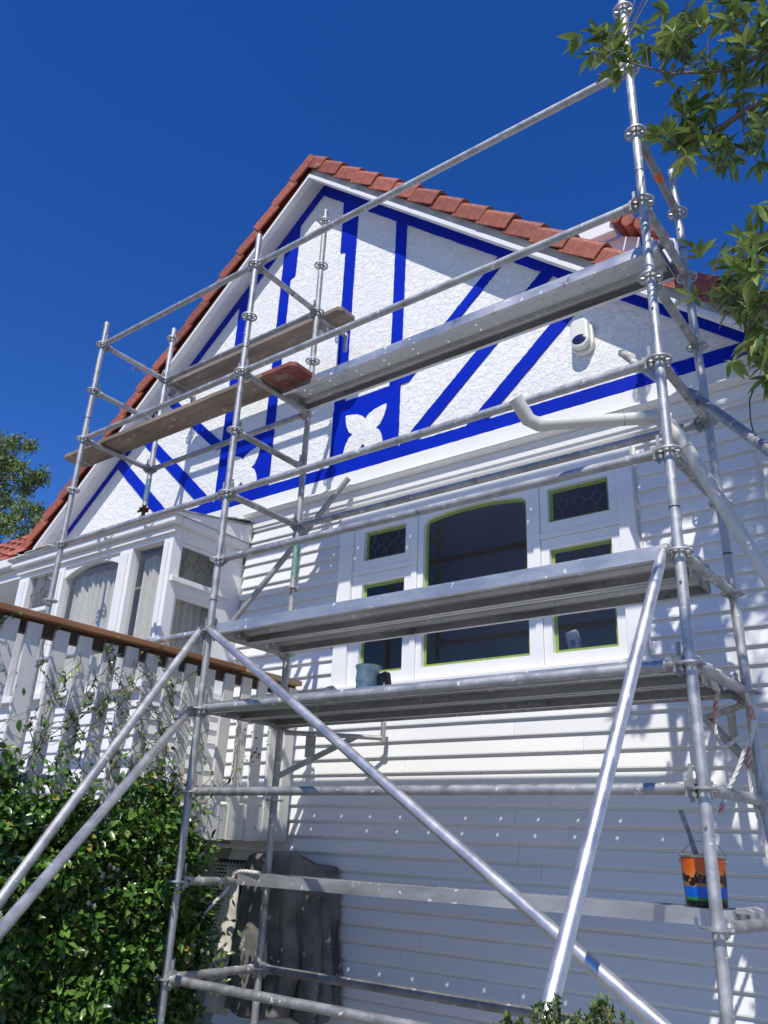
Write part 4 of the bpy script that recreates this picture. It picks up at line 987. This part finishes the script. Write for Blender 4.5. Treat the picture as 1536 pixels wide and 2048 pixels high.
# --- overhanging tree at the right
VIS = [(3.15, -0.68, 4.41, 0.11), (3.21, -0.57, 4.57, 0.1), (3.11, -0.67, 4.34, 0.09), (3.28, -0.49, 4.51, 0.1), (3.36, -0.49, 4.37, 0.1), (3.44, -0.47, 4.44, 0.09), (3.53, -0.62, 4.35, 0.08), (3.48, -0.52, 4.34, 0.08), (3.69, -0.62, 4.32, 0.1), (3.8, -0.7, 4.11, 0.1), (3.86, -0.71, 3.96, 0.09), (3.75, -0.59, 4.08, 0.11), (3.81, -0.59, 3.91, 0.11), (3.64, -0.52, 4.04, 0.11), (3.55, -0.45, 4.05, 0.11), (3.7, -0.52, 3.88, 0.12), (3.8, -0.6, 3.67, 0.1), (3.71, -0.44, 3.76, 0.1), (3.43, -0.4, 4.03, 0.08), (3.38, -0.39, 3.94, 0.1), (3.46, -0.33, 3.95, 0.1), (3.4, -0.34, 3.87, 0.08), (3.54, -0.35, 3.85, 0.11), (3.67, -0.42, 3.65, 0.09), (3.55, -0.31, 3.78, 0.07), (3.65, -0.48, 3.22, 0.07), (3.56, -0.39, 3.17, 0.09), (3.62, -0.43, 3.08, 0.09), (3.72, -0.6, 3.02, 0.08), (3.67, -0.55, 2.86, 0.08), (3.57, -0.43, 3.01, 0.08), (3.43, -0.34, 2.89, 0.09), (3.53, -0.4, 2.87, 0.07), (3.59, -0.44, 2.77, 0.08), (3.65, -0.5, 2.73, 0.08), (3.52, -0.33, 2.73, 0.08), (3.61, -0.47, 2.6, 0.08), (3.56, -0.37, 2.6, 0.06), (3.44, -0.37, 2.95, 0.05), (3.6, -0.41, 2.48, 0.04), (3.9, -0.73, 3.79, 0.12), (3.8, -0.66, 2.99, 0.11), (3.74, -0.57, 2.72, 0.11), (3.75, -0.55, 2.46, 0.11)]
SHD = [(4.76, -1.89, 5.8), (4.74, -2.28, 5.31), (4.66, -1.15, 6.18), (4.32, -1.97, 5.83), (3.8, -1.63, 5.59), (4.42, -0.82, 2.64), (4.73, -1.64, 4.38), (4.91, -2.07, 4.22), (3.76, -1.69, 5.48), (3.77, -1.15, 4.06), (4.2, -1.89, 4.45), (4.26, -1.68, 6.55), (3.75, -0.75, 5.26), (4.18, -1.29, 3.93), (4.27, -0.31, 2.0), (4.59, -1.08, 4.82), (4.23, -0.76, 4.81), (4.27, -1.65, 4.38), (3.83, -1.56, 6.0), (4.13, -1.55, 6.37), (3.79, -0.67, 5.14), (4.31, -1.04, 4.97), (5.08, -2.16, 6.95), (4.01, -1.9, 6.54), (4.33, -1.98, 6.06), (4.68, -1.24, 4.16), (4.59, -0.93, 3.25), (4.03, -1.93, 5.44), (4.24, -0.43, 4.91), (4.22, -1.26, 3.41), (4.2, -2.01, 5.71), (4.53, -0.96, 5.89), (4.1, -1.24, 5.45), (4.19, -1.08, 5.49), (4.39, -1.28, 5.62), (4.05, -0.71, 5.53), (3.89, -0.98, 4.16), (4.3, -1.03, 3.96), (4.43, -1.29, 5.03), (4.01, -0.91, 2.71), (4.27, -1.26, 5.71), (4.26, -1.33, 4.93), (3.97, -1.51, 5.41), (4.89, -1.77, 4.82), (4.11, -0.61, 3.02), (4.22, -1.28, 4.72), (3.97, -0.83, 5.82), (4.19, -0.68, 3.13), (4.36, -2.15, 4.91), (4.41, -1.07, 3.94), (4.27, -1.53, 3.78), (4.74, -1.8, 5.55), (4.59, -1.06, 4.11), (3.85, -1.88, 4.13), (4.72, -2.14, 5.21)]
tree = thing('tree', 'leafy tree with drooping lance shaped leaves overhanging from the right', 'tree', (6.1, -.6, GZ))
TRK = [(6.1, -.6, GZ), (6.0, -.62, .8), (5.85, -.75, 2.0), (5.55, -.85, 3.0), (5.3, -1.0, 4.2), (5.0, -1.2, 5.4)]
MB().path(TRK, [.17, .145, .125, .105, .08, .05], 14).build('trunk', BARK, tree, smooth=60)
LP = []; LD = []; LS = []
SHD += [(3.96, -0.45, 5.98), (3.56, -0.24, 6.01), (3.58, -0.33, 6.16), (4.25, -1.49, 7.34), (4.2, -1.57, 7.09), (4.67, -1.83, 7.83), (4.58, -1.9, 8.38), (4.07, -0.61, 6.08), (4.23, -0.92, 6.27), (4.85, -1.86, 7.49), (4.04, -1.16, 6.46), (4.54, -2.06, 7.78), (4.15, -1.59, 7.88), (3.61, -0.64, 5.84), (4.11, -0.91, 6.92), (4.29, -1.64, 7.07), (4.43, -0.52, 5.93), (4.03, -1.63, 7.07), (4.64, -1.96, 7.8), (3.75, -0.85, 6.11), (4.18, -0.23, 5.54), (4.17, -0.45, 5.57), (3.99, -0.31, 6.08), (4.15, -0.24, 5.27), (3.49, -0.38, 5.57), (4.45, -1.71, 7.99), (3.87, -0.64, 5.9), (5.07, -2.23, 8.22), (4.05, -1.1, 7.03), (3.49, -0.26, 5.52), (4.37, -0.69, 6.46), (4.45, -1.33, 7.3), (4.89, -1.82, 7.45), (4.06, -1.49, 7.28)]
VIS = [(c[0] + (.07 if c[2] < 3.3 else .02), *c[1:]) for c in VIS]
sv = np.array(SUN); VA = np.array([c[:3] for c in VIS])
def shades_vis(c):                          # would this cluster keep the sun off the spray in view?
    d = np.array(c) - VA; t_ = d @ sv; return bool(np.any((t_ > 0) & (np.linalg.norm(d - t_[:, None] * sv, axis=1) < .22)))
cl = [(np.array(c[:3]), c[3], 1) for c in VIS] + [(np.array(c), .13, 0) for c in SHD if not shades_vis(c)]
LIMBS = [[(5.55, -.85, 3.0), (4.7, -.75, 3.6), (4.1, -.68, 3.9), (3.7, -.55, 4.0), (3.42, -.5, 4.22), (3.2, -.6, 4.38)],
         [(5.85, -.75, 2.0), (4.8, -.7, 2.6), (4.1, -.6, 2.75), (3.72, -.5, 2.85), (3.5, -.4, 2.86)],
         [(4.7, -.75, 3.6), (4.1, -.62, 3.62), (3.75, -.5, 3.8), (3.5, -.36, 3.88), (3.36, -.38, 3.92)],
         [(5.3, -1.0, 4.2), (4.7, -1.3, 4.9), (4.3, -1.5, 5.4), (4.0, -1.7, 5.9)], [(5.55, -.85, 3.0), (4.8, -1.3, 3.9), (4.3, -1.5, 4.4)]]
limb_pts = []
for lm in LIMBS:
    rr_ = [.045, .026, .016, .010, .006, .004][:len(lm)]
    MB().path(lm, rr_, 8).build('limb', BARK, tree, smooth=60)
    for a, b_ in zip(lm[:-1], lm[1:]):
        for q in np.linspace(0, 1, 6): limb_pts.append(np.array(a) * (1 - q) + np.array(b_) * q)
limb_pts = np.array(limb_pts)
tw = MB()
for c, r, vis in cl:
    a = limb_pts[np.argmin(np.linalg.norm(limb_pts - c, axis=1))]
    mid = (a + c) / 2 + rng.normal(0, .03, 3) + np.array([0, 0, .03]); tw.path([a, mid, c], [.0045, .003, .002], 5)
    nro = 4 if vis else 7
    for _ in range(nro):
        ctr = c + rng.normal(0, 1, 3) * r * .60
        ax = (c - a) / (np.linalg.norm(c - a) + 1e-6) * .5 + rng.normal(0, .55, 3) + np.array([-.15, 0, .25]); ax /= np.linalg.norm(ax)
        tw.path([c, (c + ctr) / 2, ctr + ax * .02], [.002, .0017, .001], 4)
        nl = rng.integers(8, 13); o1 = np.cross(ax, [0, 0, 1.01]); o1 /= np.linalg.norm(o1); o2 = np.cross(ax, o1)
        for k in range(nl):
            q = k * 2.4 + rng.uniform(-.3, .3); sp = rng.uniform(.45, 1.25)
            d = ax * math.cos(sp) + (o1 * math.cos(q) + o2 * math.sin(q)) * math.sin(sp) + np.array([0, 0, -.42 * rng.uniform(0, 1.3)])
            LP.append(ctr - ax * .045 * k / nl); LD.append(d); LS.append(rng.uniform(.062, .118) * (1.0 if vis else 1.2))
tw.build('twigs', BARK, tree)['kind'] = 'stuff'
LP, LD, LS = np.array(LP), np.array(LD), np.array(LS)
ups = np.tile([0, 0, 1.], (len(LP), 1)) + rng.normal(0, .25, (len(LP), 3))
RR = frames(LD, ups); T1, F1 = leaf_template('lance')
v, z = visible(LP); ids = np.where(v)[0]; ids = ids[np.argsort(z[ids] / LS[ids])][:300]; msk = np.zeros(len(LP), bool); msk[ids] = True
leaf_objects(T1, F1, LP[msk], RR[msk], LS[msk], LEAFTO, tree)
leaf_mass('foliage', T1, F1, LP[~msk], RR[~msk], LS[~msk], LEAFT, tree)

# --- jasmine hedge along the deck
hedge = thing('jasmine_hedge', 'dense glossy star jasmine hedge climbing the deck balustrade at lower left', 'hedge', (-.3, -1.0, GZ))
def hx(y, z): return -.13 + .06 * math.sin(5 * y + 1) * math.sin(4 * z) + .05 * math.sin(11 * y + 3 * z) + .03 * math.sin(17 * z - 7 * y) - .30 * max(0, (z - .50)) ** 1.0
def htop(y): return .84 + .06 * math.sin(4 * y) + .05 * math.sin(9 * y + 1) - (.0 if y < .10 else (y - .10) * .5) + .22 * math.exp(-((y + .12) / .16) ** 2) + .10 * math.exp(-((y + .95) / .22) ** 2) + .06 * math.sin(17 * y)
def hright(z): return .40 + .05 * math.sin(9 * z) + .04 * math.sin(21 * z) - .12 * max(0, z - .3)
HP = []; HD = []; HS = []
NH = 23000
while len(HP) < NH:
    y = rng.uniform(-2.5, .50); z = rng.uniform(GZ, 1.55)
    if y > hright(z): continue
    tp = htop(y)
    if z > tp and rng.uniform() > math.exp(-(z - tp) / .085): continue
    dep = abs(rng.normal(0, .075)) * (1 if z < .7 else .35); x = max(hx(y, z) - dep, -.5 if z < .72 else XD + .003)
    if rng.uniform() < .25: x += rng.uniform(0, .05)
    n_ = np.array([.75, -.35, .45]) + rng.normal(0, .5, 3)
    HP.append((x, y, z)); HD.append(np.array([.55, -.25, -.1]) + rng.normal(0, .65, 3)); HS.append(rng.uniform(.032, .082))
# end face of the hedge
while len(HP) < NH + 1300:
    z = rng.uniform(GZ, .75); x = rng.uniform(-.45, -.1); y = hright(z) - abs(rng.normal(0, .05))
    HP.append((x, y, z)); HD.append(np.array([.3, .3, -.1]) + rng.normal(0, .65, 3)); HS.append(rng.uniform(.040, .064))
# climbing stems with sparse leaves on the balusters
vines = []
for q in range(34):
    y = rng.uniform(-1.7, .45) if q % 3 else rng.choice([-1.05, -.95, -.35, -.1, .12, .2]) + rng.normal(0, .05); z = .75; x = XD + .02; ps = [(x, y, z)]; L_ = rng.uniform(.25, 1.15) if q % 2 else rng.uniform(.7, 1.2)
    dy = rng.normal(0, .02)
    while z < .75 + L_ and len(ps) < 60:
        dy = dy * .8 + rng.normal(0, .014); y += dy; z += rng.uniform(.010, .034); x = XD + .012 + abs(rng.normal(0, .012)); ps.append((x, min(y, .65), z))
        if rng.uniform() < (.75 if q % 2 else .5):
            HP.append((x + .004, y, z)); HD.append(rng.normal(0, .6, 3) + np.array([.5, -.2, -.2])); HS.append(rng.uniform(.026, .05))
    if len(ps) > 3: vines.append(ps)
for ps in vines: MB().path(ps, .0028, 5).build('vine_stem', STEM, hedge)
# tangle of thin tendrils
tn = MB()
for q in range(40):
    y = rng.uniform(-1.6, .6); z = rng.uniform(.9, 1.75); x = XD + .02; ps = [(x, y, z)]; an = rng.uniform(0, 6.28)
    for k in range(rng.integers(5, 14)):
        an += rng.normal(0, .5); y += .03 * math.cos(an); z += .03 * math.sin(an); ps.append((x + .02 * math.sin(k * .6), y, z))
    tn.path(ps, .0012, 4)
kind(tn.build('tendrils', STEM, hedge), 'stuff')
# runners standing off the right end of the hedge
for q in range(10):
    z = rng.uniform(-.4, .6); p = np.array([-.12, hright(z) - .02, z]); ps = [p]; d = np.array([.2, .8, .3]) + rng.normal(0, .3, 3); d /= np.linalg.norm(d)
    for k in range(6):
        p = p + d * .035; d = d + rng.normal(0, .15, 3) + np.array([0, 0, -.04]); d /= np.linalg.norm(d); ps.append(p)
        HP.append(tuple(p)); HD.append(d + rng.normal(0, .6, 3)); HS.append(rng.uniform(.035, .055))
    MB().path(ps, .0018, 5).build('vine_stem', STEM, hedge)
HP, HD, HS = np.array(HP), np.array(HD), np.array(HS)
ups = np.tile([.45, -.35, .85], (len(HP), 1)) + rng.normal(0, .45, (len(HP), 3))
RR = frames(HD, ups); T2, F2 = leaf_template('oval')
v, z = visible(HP); sc_ = z / HS - (HP[:, 0] + .2) * 60; ids = np.where(v & (HP[:, 0] > -.35))[0]; ids = ids[np.argsort(sc_[ids])][:300]; msk = np.zeros(len(HP), bool); msk[ids] = True
leaf_objects(T2, F2, HP[msk], RR[msk], HS[msk], LEAFHO, hedge)
leaf_mass('foliage', T2, F2, HP[~msk], RR[~msk], HS[~msk], LEAFH, hedge)
fm = MB()
for k in range(60):
    c = np.array([0, rng.uniform(-1.5, .3), rng.uniform(.1, .75)]); c[0] = hx(c[1], c[2]) + .02
    if k % 3: c = cprev + rng.normal(0, .02, 3)
    cprev = c
    for q in range(5):
        a = 2 * math.pi * q / 5; e1 = np.array([0, math.cos(a), math.sin(a)]); e2 = np.array([0, -math.sin(a), math.cos(a)])
        fm.add([c, c + e1 * .011 + e2 * .005, c + e1 * .014 - e2 * .005 + np.array([.003, 0, 0])], [(0, 1, 2)])
kind(fm.build('flowers', PETAL, hedge), 'stuff')

# --- conifer sprigs at the foot of the front strut
shr = thing('conifer_shrub', 'feathery green conifer shrub tips at the foot of the right strut', 'shrub', (3.1, -1.75, GZ))
SP = []; SD = []; SS = []
sprigs = []
for q in range(34):
    t = rng.uniform(0, 1)
    tip = np.array(at(1075 + 165 * t + rng.normal(0, 6), 2030 - 42 * abs(math.sin(5.2 * t + .6)) + rng.uniform(0, 55), 1.80 + rng.uniform(-.10, .14)))
    if q > 27: tip = np.array(at(1000 + 45 * rng.uniform(), 2045 - 12 * rng.uniform(), 1.85))
    b_ = tip + np.array([rng.normal(0, .04), rng.normal(0, .04), -.20]); ps = [b_, (b_ + tip) / 2 + rng.normal(0, .012, 3), tip]; sprigs.append(ps)
    for s in np.linspace(0, 1, 46):
        p = b_ * (1 - s) + tip * s + (rng.normal(0, .012, 3) if s < .9 else 0)
        for k in range(3):
            SP.append(p); SD.append((tip - b_) / .2 * .7 + rng.normal(0, .8, 3)); SS.append(rng.uniform(.010, .019))
st = MB()
for ps in sprigs: st.path(ps, .002, 5)
st.path([(3.1, -1.75, GZ), (3.12, -1.7, 0), (3.15, -1.6, .25)], [.02, .014, .006], 8)
st.build('stems', STEM, shr)['kind'] = 'stuff'
SP, SD, SS = np.array(SP), np.array(SD), np.array(SS)
leaf_mass('foliage', T2, F2, SP, frames(SD, np.tile([0, 0, 1.], (len(SP), 1)) + rng.normal(0, .4, (len(SP), 3))), SS, LEAFC, shr)

# --- far trees at the left, beyond the roof
def far_tree(label, blobs, d, seed, base, dens=1.0):
    g = np.random.default_rng(seed); t = thing('garden_tree', label, 'tree', (base[0], base[1], GZ))
    P_ = []; 
    cs = [(np.array(at(px, py, d + g.uniform(-1, 1))), r / 1623.97 * d) for px, py, r in blobs]
    for c, r in cs:
        n = int(900 * dens * (r / .35) ** 1.3)
        for s_ in range(max(5, n // 55)):
            q = g.normal(0, 1, 3); q = c + q / np.linalg.norm(q) * r * g.uniform(.3, 1.0) ** .6
            P_.append(q + g.normal(0, 1, (50, 3)) * .06)
    P_ = np.concatenate(P_); D_ = g.normal(0, 1, P_.shape) + np.array([0, 0, -.6]); S_ = g.uniform(.04, .09, len(P_))
    leaf_mass('crown', T2, F2, P_, frames(D_, g.normal(0, 1, P_.shape) + np.array([0, 0, 1.2])), S_, LEAFF, t)
    cc = np.array(at(-70, blobs[0][1] + 60, d)); tr = MB().path([(base[0], base[1], GZ), ((base[0] + cc[0]) / 2, (base[1] + cc[1]) / 2, cc[2] * .5), tuple(cc)], [.16, .08, .03], 10)
    for c, r in cs: tr.path([tuple(cc - np.array([0, 0, .5])), tuple((cc + c) / 2), tuple(c)], [.03, .018, .008], 6)
    tr.build('trunk', BARK, t, smooth=60); return t
far_tree('pale olive tree tips against the sky above the left roof corner', [(5, 900, 26), (30, 885, 16), (55, 895, 12), (15, 935, 26), (45, 935, 18), (60, 960, 14), (85, 955, 10), (50, 975, 8), (10, 975, 16), (-40, 920, 50), (-50, 980, 50)], 15, 3, (-16.5, 9.0))
far_tree('dark dense tree behind the low red roof at far left', [(10, 1015, 26), (45, 1020, 26), (75, 1025, 18), (20, 1060, 34), (60, 1055, 30), (90, 1045, 14), (-40, 1040, 60)], 19, 4, (-19.5, 13.0), 1.2)

# ------------------------------------------------------------------ render settings
scene.render.engine = 'CYCLES'
scene.render.resolution_x, scene.render.resolution_y = 768, 1024
